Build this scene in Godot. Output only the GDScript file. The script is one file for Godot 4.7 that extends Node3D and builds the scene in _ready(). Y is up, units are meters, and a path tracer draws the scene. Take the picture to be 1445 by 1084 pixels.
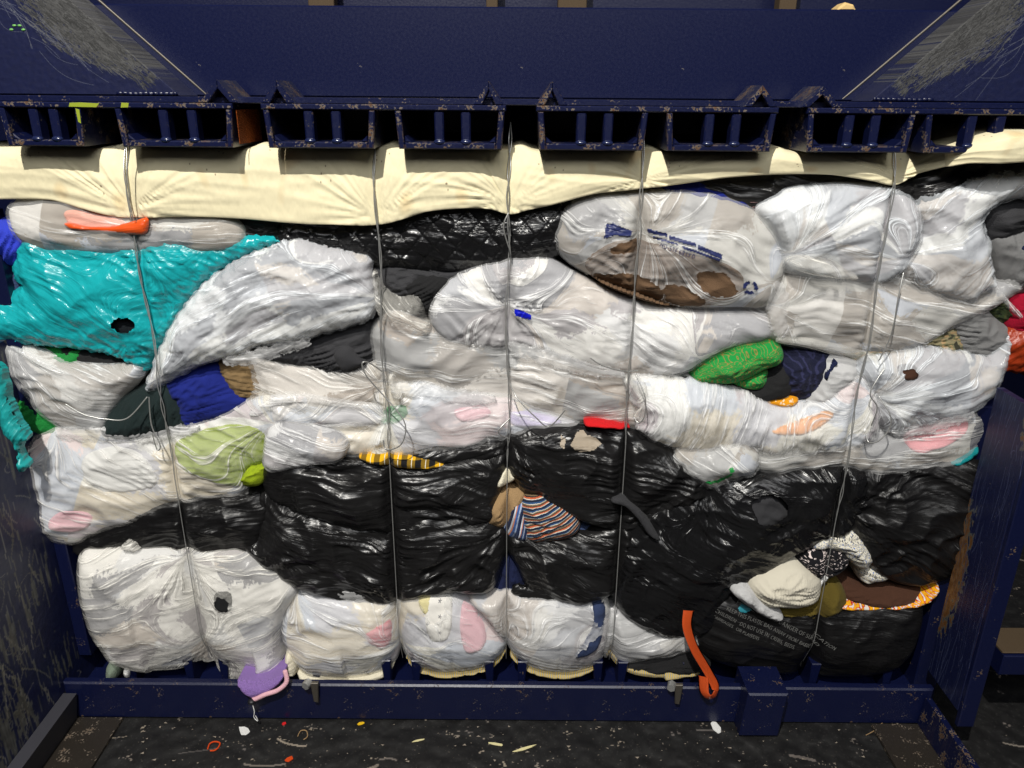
extends Node3D
# A tied bale of bagged clothes in the chamber of a navy baler. Metres, y up; the bale's face lies near z = 0, the floor at y = 0.

const CELL := 0.0023
const WIRE_X := [-0.560, -0.201, -0.007, 0.1865, 0.551]

var n_a := FastNoiseLite.new()      # broad lumps and masks
var n_b := FastNoiseLite.new()      # folds
var n_c := FastNoiseLite.new()      # crumpled facets
var mats := {}
var names := {}
var owners := {}                    # bag name -> its node
var shapes := {}                    # bag name -> its shape, for what lies under its film

# ---------------------------------------------------------------- helpers
func numbered(called: String) -> String:
	if not names.has(called):
		names[called] = 0
		return called
	names[called] += 1
	return "%s_%03d" % [called, names[called]]

func tag(o: Node, label: String, category: String, group := "") -> void:
	o.set_meta("label", label)
	o.set_meta("category", category)
	if group != "":
		o.set_meta("group", group)

func thing(called: String, label: String, category: String, at := Vector3.ZERO, group := "") -> Node3D:
	var o := Node3D.new()
	o.name = numbered(called)
	add_child(o)
	o.position = at
	tag(o, label, category, group)
	return o

func put(called: String, mesh: Mesh, material: Material, parent: Node = self) -> MeshInstance3D:
	var o := MeshInstance3D.new()
	o.name = numbered(called) if parent == self else called
	o.mesh = mesh
	o.material_override = material
	parent.add_child(o, true)
	return o

func structure(called: String, mesh: Mesh, material: Material) -> MeshInstance3D:
	var o := put(called, mesh, material)
	o.set_meta("kind", "structure")
	return o

func arrays_mesh(v: PackedVector3Array, n: PackedVector3Array, uv: PackedVector2Array, ix: PackedInt32Array) -> ArrayMesh:
	var a := []
	a.resize(Mesh.ARRAY_MAX)
	a[Mesh.ARRAY_VERTEX] = v
	a[Mesh.ARRAY_NORMAL] = n
	a[Mesh.ARRAY_TEX_UV] = uv
	a[Mesh.ARRAY_INDEX] = ix
	var m := ArrayMesh.new()
	m.add_surface_from_arrays(Mesh.PRIMITIVE_TRIANGLES, a)
	return m

func smooth_mesh(v: PackedVector3Array, uv: PackedVector2Array, ix: PackedInt32Array) -> ArrayMesh:
	var n := PackedVector3Array()
	n.resize(v.size())
	for k in range(0, ix.size(), 3):
		var a := v[ix[k]]
		var c := (v[ix[k + 2]] - a).cross(v[ix[k + 1]] - a)
		n[ix[k]] += c
		n[ix[k + 1]] += c
		n[ix[k + 2]] += c
	for k in n.size():
		n[k] = n[k].normalized() if n[k].length_squared() > 0.0 else Vector3(0, 0, 1)
	return arrays_mesh(v, n, uv, ix)

func flat_quad(st: SurfaceTool, a: Vector3, b: Vector3, c: Vector3, d: Vector3) -> void:
	# a b c d run counter-clockwise seen from outside
	var n := (b - a).cross(c - a)
	if n.length_squared() < 1e-16:
		n = (c - a).cross(d - a)
	n = n.normalized()
	var ax := Vector3.UP if absf(n.y) < 0.7 else Vector3.RIGHT
	var t := ax.cross(n).normalized()
	var w := n.cross(t)
	for p in [a, c, b, a, d, c]:
		st.set_normal(n)
		st.set_uv(Vector2(p.dot(t), -p.dot(w)))
		st.add_vertex(p)

# A polygon in x and y (counter-clockwise), its front at zf, running back by deep, the front edge chamfered.
func prism(poly: Array, zf: float, deep: float, bevel := 0.0016) -> ArrayMesh:
	var st := SurfaceTool.new()
	st.begin(Mesh.PRIMITIVE_TRIANGLES)
	prism_into(st, poly, zf, deep, bevel)
	return st.commit()

func prism_into(st: SurfaceTool, poly: Array, zf: float, deep: float, bevel := 0.0016) -> void:
	var m := poly.size()
	var mid := Vector2.ZERO
	for p in poly:
		mid += p / m
	var inner := []
	for k in m:
		var p: Vector2 = poly[k]
		var e0: Vector2 = (p - poly[(k + m - 1) % m]).normalized()
		var e1: Vector2 = (poly[(k + 1) % m] - p).normalized()
		var n0 := Vector2(-e0.y, e0.x)
		var n1 := Vector2(-e1.y, e1.x)
		inner.append(p + (n0 + n1) * bevel / maxf(0.35, 1.0 + n0.dot(n1)))
	for k in m:
		var a: Vector2 = poly[k]
		var b: Vector2 = poly[(k + 1) % m]
		var ia: Vector2 = inner[k]
		var ib: Vector2 = inner[(k + 1) % m]
		flat_quad(st, Vector3(a.x, a.y, zf - deep), Vector3(b.x, b.y, zf - deep), Vector3(b.x, b.y, zf - bevel), Vector3(a.x, a.y, zf - bevel))
		flat_quad(st, Vector3(a.x, a.y, zf - bevel), Vector3(b.x, b.y, zf - bevel), Vector3(ib.x, ib.y, zf), Vector3(ia.x, ia.y, zf))
	for side in 2:
		var ring: Array = inner if side == 0 else poly
		var z := zf if side == 0 else zf - deep
		var tri := Geometry2D.triangulate_polygon(PackedVector2Array(ring))
		for k in range(0, tri.size(), 3):
			var q := [ring[tri[k]], ring[tri[k + 1]], ring[tri[k + 2]]]
			var area: float = (q[1] - q[0]).cross(q[2] - q[0])
			if (area > 0.0) == (side == 0):
				q = [q[0], q[2], q[1]]
			for p in q:
				st.set_normal(Vector3(0, 0, 1 if side == 0 else -1))
				st.set_uv(Vector2(p.x, -p.y))
				st.add_vertex(Vector3(p.x, p.y, z))

func box_mesh(lo: Vector3, hi: Vector3, bevel := 0.0016) -> ArrayMesh:
	return prism([Vector2(lo.x, lo.y), Vector2(hi.x, lo.y), Vector2(hi.x, hi.y), Vector2(lo.x, hi.y)], hi.z, hi.z - lo.z, bevel)

# A round bar swept along points.
func tube(path: Array, radius: float, sides := 7) -> ArrayMesh:
	var v := PackedVector3Array()
	var uv := PackedVector2Array()
	var ix := PackedInt32Array()
	var up := Vector3(0.13, 0.21, 0.97).normalized()
	var run := 0.0
	for k in path.size():
		var d: Vector3 = (path[mini(k + 1, path.size() - 1)] - path[maxi(k - 1, 0)]).normalized()
		var s := d.cross(up).normalized()
		if s.length_squared() < 0.5:
			s = d.cross(Vector3.RIGHT).normalized()
		up = s.cross(d).normalized()
		if k > 0:
			run += path[k].distance_to(path[k - 1])
		var taper := 0.75 if k == 0 or k == path.size() - 1 else 1.0
		for j in sides:
			var a := TAU * j / sides
			v.append(path[k] + (s * cos(a) + up * sin(a)) * radius * taper)
			uv.append(Vector2(run, float(j) / sides * TAU * radius))
	for k in path.size() - 1:
		for j in sides:
			var a := k * sides + j
			var b := k * sides + (j + 1) % sides
			ix.append_array([a, a + sides, b, b, a + sides, b + sides])
	for e in 2:
		var o := 0 if e == 0 else (path.size() - 1) * sides
		for j in range(1, sides - 1):
			ix.append_array([o, o + j, o + j + 1] if e == 0 else [o, o + j + 1, o + j])
	return smooth_mesh(v, uv, ix)

func curve(points: Array, per := 8) -> Array:
	var out := []
	var m := points.size()
	for k in m - 1:
		for j in per:
			out.append(points[k].cubic_interpolate(points[k + 1], points[maxi(k - 1, 0)], points[mini(k + 2, m - 1)], float(j) / per))
	out.append(points[m - 1])
	return out

# A strap or ribbon of given width and thickness along points, its flat side turned by the normals given.
func ribbon(path: Array, faces: Array, width: float, thick: float) -> ArrayMesh:
	var v := PackedVector3Array()
	var uv := PackedVector2Array()
	var ix := PackedInt32Array()
	var run := 0.0
	for k in path.size():
		var d: Vector3 = (path[mini(k + 1, path.size() - 1)] - path[maxi(k - 1, 0)]).normalized()
		var f: Vector3 = faces[k].normalized()
		var s := d.cross(f).normalized()
		f = s.cross(d).normalized()
		if k > 0:
			run += path[k].distance_to(path[k - 1])
		for c in [[-0.5, -0.5], [-0.25, 0.6], [0.25, 0.45], [0.5, 0.5], [0.5, -0.5]]:
			v.append(path[k] + s * width * c[0] + f * thick * c[1])
			uv.append(Vector2(run, width * c[0]))
	for k in path.size() - 1:
		for j in 5:
			var a := k * 5 + j
			var b := k * 5 + (j + 1) % 5
			ix.append_array([a, b, a + 5, b, b + 5, a + 5])
	return smooth_mesh(v, uv, ix)

func rounded(p: PackedVector2Array, times := 2) -> PackedVector2Array:
	for t in times:
		var q := PackedVector2Array()
		for k in p.size():
			var a := p[k]
			var b := p[(k + 1) % p.size()]
			q.append(a.lerp(b, 0.22))
			q.append(a.lerp(b, 0.78))
		p = q
	return p

func to_poly(mm: Array) -> PackedVector2Array:
	var p := PackedVector2Array()
	for k in range(0, mm.size(), 2):
		p.append(Vector2(mm[k], mm[k + 1]) * 0.001)
	return p

# ---------------------------------------------------------------- bags and clothes
# A stuffed shape: an outline on the bale's face, bulging towards the front, with folds along a direction, folds gathered at pinches, and a crease where a wire cuts in.
const COARSE := 0.006

func field(p: PackedVector2Array, lo: Vector2, nx: int, ny: int) -> PackedFloat32Array:
	var out := PackedFloat32Array()
	out.resize(nx * ny)
	var m := p.size()
	for j in ny:
		for i in nx:
			var q := lo + Vector2(i, j) * COARSE
			var best := 1e9
			for k in m:
				var a := p[k]
				var e := p[(k + 1) % m] - a
				var t := clampf((q - a).dot(e) / maxf(e.length_squared(), 1e-12), 0.0, 1.0)
				best = minf(best, (q - a - e * t).length_squared())
			var d := sqrt(best)
			out[j * nx + i] = d if Geometry2D.is_point_in_polygon(q, p) else -d
	return out

func look(g: PackedFloat32Array, lo: Vector2, nx: int, ny: int, q: Vector2) -> float:
	var x := clampf((q.x - lo.x) / COARSE, 0.0, nx - 1.001)
	var y := clampf((q.y - lo.y) / COARSE, 0.0, ny - 1.001)
	var i := int(x)
	var j := int(y)
	x -= i
	y -= j
	var o := j * nx + i
	return lerpf(lerpf(g[o], g[o + 1], x), lerpf(g[o + nx], g[o + nx + 1], x), y)

func prepare(d: Dictionary) -> Dictionary:
	var s := {"ze": -0.05, "bulge": 0.06, "r": 0.045, "deep": 0.07, "grow": 0.0, "dir": 0.0, "fold": 0.0028, "ff": 42.0, "fine": 0.0011, "crinkle": 0.0, "lump": 0.0065, "torn": 0.0, "pinch": [], "holes": [], "cell": CELL, "wires": true, "seed": 0.0, "sink": 0.0, "over": 0.0, "quilt": 0.0, "rib": 0.0, "spill": false, "gap": 0.0032, "crumple": 0.0028, "gather": 0.0028}
	s.merge(d, true)
	s.poly = rounded(to_poly(d.o), 1 if d.get("sharp", false) else 2)
	var lo: Vector2 = s.poly[0]
	var hi := lo
	for p in s.poly:
		lo = lo.min(p)
		hi = hi.max(p)
	var pad: float = 0.014 + s.grow
	s.lo = lo - Vector2(pad, pad)
	s.hi = hi + Vector2(pad, pad)
	s.nx = int((s.hi.x - s.lo.x) / COARSE) + 2
	s.ny = int((s.hi.y - s.lo.y) / COARSE) + 2
	s.g = field(s.poly, s.lo, s.nx, s.ny)
	s.hg = []
	for h in s.holes:
		s.hg.append(field(rounded(to_poly(h), 1), s.lo, s.nx, s.ny))
	s.cos = cos(deg_to_rad(s.dir))
	s.sin = sin(deg_to_rad(s.dir))
	var pins := []
	for p in s.pinch:
		pins.append([p[0] * 0.001, p[1] * 0.001, p[2] * 0.001, p[3] * 0.001, p[4]])
	s.pins = pins
	if d.has("under") and shapes.has(d.under):
		s.film = shapes[d.under]
	return s

func rim(s: Dictionary, q: Vector2) -> float:
	var d: float = look(s.g, s.lo, s.nx, s.ny, q) + s.grow
	if s.torn > 0.0:
		d += s.torn * (n_b.get_noise_2d(q.x * 60.0 + s.seed, q.y * 60.0) + 0.6 * n_b.get_noise_2d(q.x * 190.0 + s.seed, q.y * 190.0))
	return d

func cut(s: Dictionary, q: Vector2) -> float:
	var d := 1.0
	for g in s.hg:
		d = minf(d, -look(g, s.lo, s.nx, s.ny, q) - 0.0022 + 0.0030 * n_b.get_noise_2d(q.x * 70.0, q.y * 70.0) + 0.0016 * n_b.get_noise_2d(q.x * 210.0, q.y * 210.0))
	return d

func crease(x: float) -> float:
	return 1.0 - absf(x) * 2.1

func height(s: Dictionary, q: Vector2, plain := false) -> float:
	var d := maxf(rim(s, q), 0.0)
	var x := minf(d / (s.r * 0.34), 1.0)
	var prof := sqrt(1.0 - (1.0 - x) * (1.0 - x))
	var y := minf(d / (s.r * 2.3), 1.0)
	var z: float = s.ze + s.bulge * (0.48 * prof + 0.52 * y * (2.0 - y))
	var fade := minf(1.0, 0.2 + d / 0.03)
	var sd: float = s.seed
	# lumps of what is inside, then dents between them
	var wq := q + Vector2(n_a.get_noise_2d(q.x * 6.0 + sd, q.y * 6.0 + 70.0), n_a.get_noise_2d(q.x * 6.0 - 40.0, q.y * 6.0 + sd)) * 0.022
	z += s.lump * fade * (n_a.get_noise_2d(wq.x * 7.0 + sd, wq.y * 9.0) + 0.5 * crease(n_a.get_noise_2d(wq.x * 11.0 - sd, wq.y * 14.0)))
	var near_wire := 1.0
	if s.wires:
		for wx in WIRE_X:
			var dx := absf(q.x - wx)
			if dx < 0.10:
				var top: float = wire_z(q.y) - 0.0028 + 0.040 * (1.0 - exp(-maxf(0.0, dx - 0.001) / 0.021))
				var h := clampf(0.5 + 0.5 * (z - top) / 0.010, 0.0, 1.0)
				z = lerpf(z, top, h) - 0.010 * h * (1.0 - h)
				near_wire = clampf(dx / 0.012, 0.0, 1.0)
				if not plain and s.gather > 0.0:
					var g := exp(-dx / 0.048) * clampf(0.45 + 1.3 * n_a.get_noise_2d(q.y * 13.0 + sd, wx * 31.0), 0.1, 1.0)
					z += s.gather * g * near_wire * fade * (crease(n_b.get_noise_2d(q.y * 75.0 + sd, q.x * 5.0)) + 0.5 * crease(n_b.get_noise_2d(q.y * 170.0 + sd, q.x * 9.0)))
	if not plain:
		var a: float = q.x * s.cos + q.y * s.sin
		var b: float = -q.x * s.sin + q.y * s.cos
		b += 0.024 * n_a.get_noise_2d(q.x * 3.6 + 31.0 + sd, q.y * 3.6) + 0.006 * n_a.get_noise_2d(q.x * 11.0 + sd, q.y * 11.0)
		var m := clampf(0.45 + 1.1 * n_a.get_noise_2d(q.x * 9.0 - sd, q.y * 9.0 + 57.0), 0.05, 1.0)
		var m2 := clampf(0.5 + 1.1 * n_a.get_noise_2d(q.x * 11.0 + 90.0, q.y * 11.0 - sd), 0.1, 1.0)
		var f: float = s.fold * m * crease(n_b.get_noise_2d(a * s.ff * 0.07 + sd, b * s.ff))
		f += s.fine * m2 * crease(n_b.get_noise_2d(a * s.ff * 0.13 + sd + 40.0, b * s.ff * 3.0))
		if s.crumple > 0.0:
			f += s.crumple * (1.15 - m) * (0.35 - n_c.get_noise_2d((wq.x * s.cos + wq.y * s.sin) * s.ff * 0.45 + sd, (-wq.x * s.sin + wq.y * s.cos) * s.ff * 0.85))
		if s.crinkle > 0.0:
			f += s.crinkle * (1.1 - m2) * crease(n_b.get_noise_2d(wq.x * 55.0 + sd, wq.y * 40.0))
		if s.rib > 0.0:
			f += s.rib * sin(a * TAU / 0.0052)
		z += f * fade * near_wire
		for p in s.pins:
			var dx: float = q.x - p[0]
			var dy: float = q.y - p[1]
			var rr := sqrt(dx * dx + dy * dy)
			var reach: float = p[2]
			if rr < reach * 2.2 and rr > 1e-5:
				var k: float = p[4]
				var nz := n_b.get_noise_3d(dx / rr * k + sd, dy / rr * k, rr * 6.0)
				var nz2 := n_b.get_noise_3d(dx / rr * k * 2.6 + sd, dy / rr * k * 2.6 + 9.0, rr * 9.0)
				var e := exp(-pow(rr / reach, 2.0) * 0.9)
				z += near_wire * p[3] * e * minf(1.0, rr / 0.02) * clampf(0.5 + 1.5 * n_a.get_noise_2d(dx / rr * 1.3 + sd, dy / rr * 1.3), 0.0, 1.2) * (crease(nz) + 0.5 * crease(nz2))
				z -= p[3] * 2.4 * exp(-rr / (reach * 0.22))
		if s.quilt > 0.0:
			var qa := fposmod((q.x + q.y * 0.9) / 0.034, 1.0)
			var qb := fposmod((q.x - q.y * 0.9) / 0.034, 1.0)
			var near := minf(minf(qa, 1.0 - qa), minf(qb, 1.0 - qb))
			z -= s.quilt * exp(-pow(near / 0.055, 2.0))
	if s.has("film"):
		var over: float = height(s.film, q) - s.gap
		if rim(s.film, q) > 0.004:      # pressed up against the film from inside
			z = over - 0.016 * (1.0 - prof)
		elif not s.spill:
			z = minf(z, s.film.ze - 0.02)
	return z - s.sink

# where the fine stretch lines run: along the bag's folds, fanning out from its pinches
func along(s: Dictionary, q: Vector2) -> Vector2:
	var b: float = -q.x * s.sin + q.y * s.cos
	b += 0.018 * n_a.get_noise_2d(q.x * 3.6 + 31.0 + s.seed, q.y * 3.6) + 0.004 * n_a.get_noise_2d(q.x * 11.0 + s.seed, q.y * 11.0)
	return Vector2(q.x * s.cos + q.y * s.sin, b)

func flow(s: Dictionary, q: Vector2) -> Vector2:
	var o := along(s, q)
	for p in s.pins:
		var rr := q.distance_to(Vector2(p[0], p[1]))
		var w := smoothstep(p[2] * 1.5, p[2] * 0.5, rr)
		if w > 0.0:
			var b0 := along(s, Vector2(p[0], p[1])).y
			o.y = lerpf(o.y, b0 + p[2] * asin(clampf((o.y - b0) / maxf(rr, 0.004), -1.0, 1.0)), w)
	return o

func wire_z(y: float) -> float:
	# where the taut wires run: in front of the bale's face, tucked back at its top and bottom edges
	return 0.009 - 0.024 * smoothstep(0.945, 1.02, y) - 0.035 * smoothstep(0.16, 0.05, y)

func stuffed(s: Dictionary, plain := false) -> ArrayMesh:
	var cell: float = s.cell
	var nx := int((s.hi.x - s.lo.x) / cell) + 1
	var ny := int((s.hi.y - s.lo.y) / cell) + 1
	var r := PackedFloat32Array()
	r.resize(nx * ny)
	var c := PackedFloat32Array()
	c.resize(nx * ny)
	var holed: bool = s.hg.size() > 0 and not plain
	for j in ny:
		for i in nx:
			var q: Vector2 = s.lo + Vector2(i, j) * cell
			r[j * nx + i] = rim(s, q)
			c[j * nx + i] = cut(s, q) if holed else 1.0
	var id := PackedInt32Array()
	id.resize(nx * ny)
	id.fill(-1)
	var used := PackedByteArray()
	used.resize(nx * ny)
	var v := PackedVector3Array()
	var uv := PackedVector2Array()
	var ix := PackedInt32Array()
	for j in ny - 1:
		for i in nx - 1:
			var n_in := 0
			for o in [j * nx + i, j * nx + i + 1, (j + 1) * nx + i, (j + 1) * nx + i + 1]:
				if minf(r[o], c[o]) > 0.0:
					n_in += 1
			if n_in == 0:
				continue
			used[j * nx + i] = 1
			for o in [j * nx + i, j * nx + i + 1, (j + 1) * nx + i, (j + 1) * nx + i + 1]:
				if id[o] >= 0:
					continue
				var q: Vector2 = s.lo + Vector2(o % nx, o / nx) * cell
				var worst := minf(r[o], c[o])
				if worst < 0.0:          # just outside: pulled back onto the outline
					var by_hole := c[o] < r[o]
					var ex := Vector2(cell, 0)
					var ey := Vector2(0, cell)
					var grad := Vector2(cut(s, q + ex) - cut(s, q - ex), cut(s, q + ey) - cut(s, q - ey)) if by_hole else Vector2(rim(s, q + ex) - rim(s, q - ex), rim(s, q + ey) - rim(s, q - ey))
					if grad.length_squared() > 1e-12:
						q += grad.normalized() * minf(-worst, cell * 1.6)
				id[o] = v.size()
				var z := height(s, q, plain)
				if holed and c[o] < 0.006:
					z += 0.0016 * (1.0 - maxf(c[o], 0.0) / 0.006)
				v.append(Vector3(q.x, q.y, z))
				uv.append(flow(s, q))
			var a := id[j * nx + i]
			var b := id[j * nx + i + 1]
			var d := id[(j + 1) * nx + i]
			var e := id[(j + 1) * nx + i + 1]
			if (i + j) % 2 == 0:
				ix.append_array([a, e, b, a, d, e])
			else:
				ix.append_array([a, d, b, b, d, e])
	# sides running back from the outline
	if s.deep > 0.0:
		var back := {}
		var mid: Vector2 = (s.lo + s.hi) * 0.5
		for j in range(1, ny - 1):
			for i in range(1, nx - 1):
				if used[j * nx + i] == 0:
					continue
				var o := j * nx + i
				for side in [[-1, o + nx, o], [1, o + 1, o + nx + 1], [-nx, o, o + 1], [nx, o + nx + 1, o + nx]]:
					if used[o + side[0]] == 1:
						continue
					if minf(c[side[1]], c[side[2]]) < 0.0:
						continue
					var p := []
					for e in [side[1], side[2]]:
						if not back.has(e):
							var w := v[id[e]]
							v.append(w)          # the side has its own copy, so that the front's shading stays its own
							uv.append(uv[id[e]])
							back[e] = v.size()
							var inward := (mid - Vector2(w.x, w.y)) * 0.04
							v.append(Vector3(w.x + inward.x, w.y + inward.y, s.ze - s.deep))
							uv.append(uv[id[e]] + Vector2(0.0, s.deep))
						p.append(back[e])
					ix.append_array([p[0] - 1, p[0], p[1] - 1, p[1] - 1, p[0], p[1]])
	return smooth_mesh(v, uv, ix)

func build_item(given: Dictionary) -> void:
	var d := given.duplicate()
	d["seed"] = float(absi(hash(d.l)) % 977)
	var s := prepare(d)
	if d.has("id"):
		shapes[d.id] = s
	var many: bool = d.has("fill")
	if many:
		var t := thing(d.n, d.l, d.c, Vector3.ZERO, d.get("g", ""))
		if d.has("id"):
			owners[d.id] = t
		put("film", stuffed(s), mats[d.m], t)
		var f := s.duplicate()
		f.cell = 0.004
		f.sink = 0.0062          # the packed clothes fill the film from just inside
		f.hg = []
		f.grow = s.grow - 0.001
		f.deep = 0.03
		put("contents", stuffed(f), mats[d.fill], t)
	else:
		var o := put(d.n, stuffed(s), mats[d.m])
		tag(o, d.l, d.c, d.get("g", ""))
		if d.has("id"):
			owners[d.id] = o

# ---------------------------------------------------------------- materials
func grain(size: int, seed_: int, freq: float, kind := FastNoiseLite.TYPE_SIMPLEX_SMOOTH, octaves := 4) -> Image:
	var n := FastNoiseLite.new()
	n.seed = seed_
	n.noise_type = kind
	n.frequency = freq
	n.fractal_octaves = octaves
	return n.get_seamless_image(size, size)

func bumps(size: int, seed_: int, freq: float, strength: float, octaves := 4, kind := FastNoiseLite.TYPE_SIMPLEX_SMOOTH) -> ImageTexture:
	var im := grain(size, seed_, freq, kind, octaves)
	im.convert(Image.FORMAT_RGBA8)
	im.bump_map_to_normal_map(strength)
	return ImageTexture.create_from_image(im)

func plain(color: Color, rough: float, spec := 0.5) -> StandardMaterial3D:
	var m := StandardMaterial3D.new()
	m.albedo_color = color
	m.roughness = rough
	m.metallic_specular = spec
	return m

func film(called: String, color: Color, rough: float, alpha := 1.0, bump := 0.55, spec := 0.5) -> void:
	var m := plain(color, rough, spec)
	m.normal_enabled = true
	m.normal_texture = mats.film_bumps
	m.normal_scale = bump
	m.uv1_scale = Vector3(0.85, 12.5, 1.0)
	if alpha < 1.0:
		m.transparency = BaseMaterial3D.TRANSPARENCY_ALPHA
		m.albedo_color.a = alpha
	m.resource_name = called
	mats[called] = m

# Thin film that lets its contents show between the creases, where it lies doubled and is whiter.
func streaked(called: String, color: Color, rough: float, least: float, most: float) -> void:
	film(called, color, rough, 0.999, 0.72)
	var im := Image.create(512, 512, false, Image.FORMAT_RGBA8)
	var ri: Image = mats.ridges
	for y in 512:
		for x in 512:
			var r := ri.get_pixel(x, y).r
			im.set_pixel(x, y, Color(1, 1, 1, lerpf(least, most, smoothstep(0.44, 0.95, r))))
	mats[called].albedo_texture = ImageTexture.create_from_image(im)
	mats[called].albedo_color.a = 1.0

func cloth(called: String, color: Color, sheen := 0.25, bump := 0.6) -> StandardMaterial3D:
	var m := plain(color, 0.9, 0.35)
	m.normal_enabled = true
	m.normal_texture = mats.weave_bumps
	m.normal_scale = bump
	m.uv1_scale = Vector3(14, 14, 1)
	m.rim_enabled = sheen > 0.0
	m.rim = sheen
	m.rim_tint = 0.6
	m.resource_name = called
	mats[called] = m
	return m

func printed(called: String, size_m: float, px: int, painter: Callable) -> void:
	var im := Image.create(px, px, false, Image.FORMAT_RGBA8)
	for y in px:
		for x in px:
			im.set_pixel(x, y, painter.call((x + 0.5) / px, (y + 0.5) / px))
	var m := cloth(called, Color.WHITE, 0.1)
	m.albedo_texture = ImageTexture.create_from_image(im)
	m.uv1_scale = Vector3(1.0 / size_m, 1.0 / size_m, 1)
	m.normal_scale = 0.35

func packed(called: String, seed_: int, colors: Array) -> void:
	var n := FastNoiseLite.new()
	n.seed = seed_
	n.noise_type = FastNoiseLite.TYPE_CELLULAR
	n.frequency = 4.5
	n.cellular_return_type = FastNoiseLite.RETURN_CELL_VALUE
	n.domain_warp_enabled = true
	n.domain_warp_amplitude = 0.25
	n.domain_warp_frequency = 5.0
	n.fractal_type = FastNoiseLite.FRACTAL_NONE
	printed(called, 0.42, 256, func(u, v): return colors[int((n.get_noise_2d(u, v * 1.6) * 0.5 + 0.5) * 0.999 * colors.size()) % colors.size()])
	mats[called].normal_scale = 0.0

func wrapped(n: FastNoiseLite, u: float, v: float, k: float) -> float:
	# noise that repeats over the unit square
	return n.get_noise_3d(cos(u * TAU) * k, sin(u * TAU) * k, cos(v * TAU) * k + 3.1 * sin(v * TAU) * k)

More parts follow.
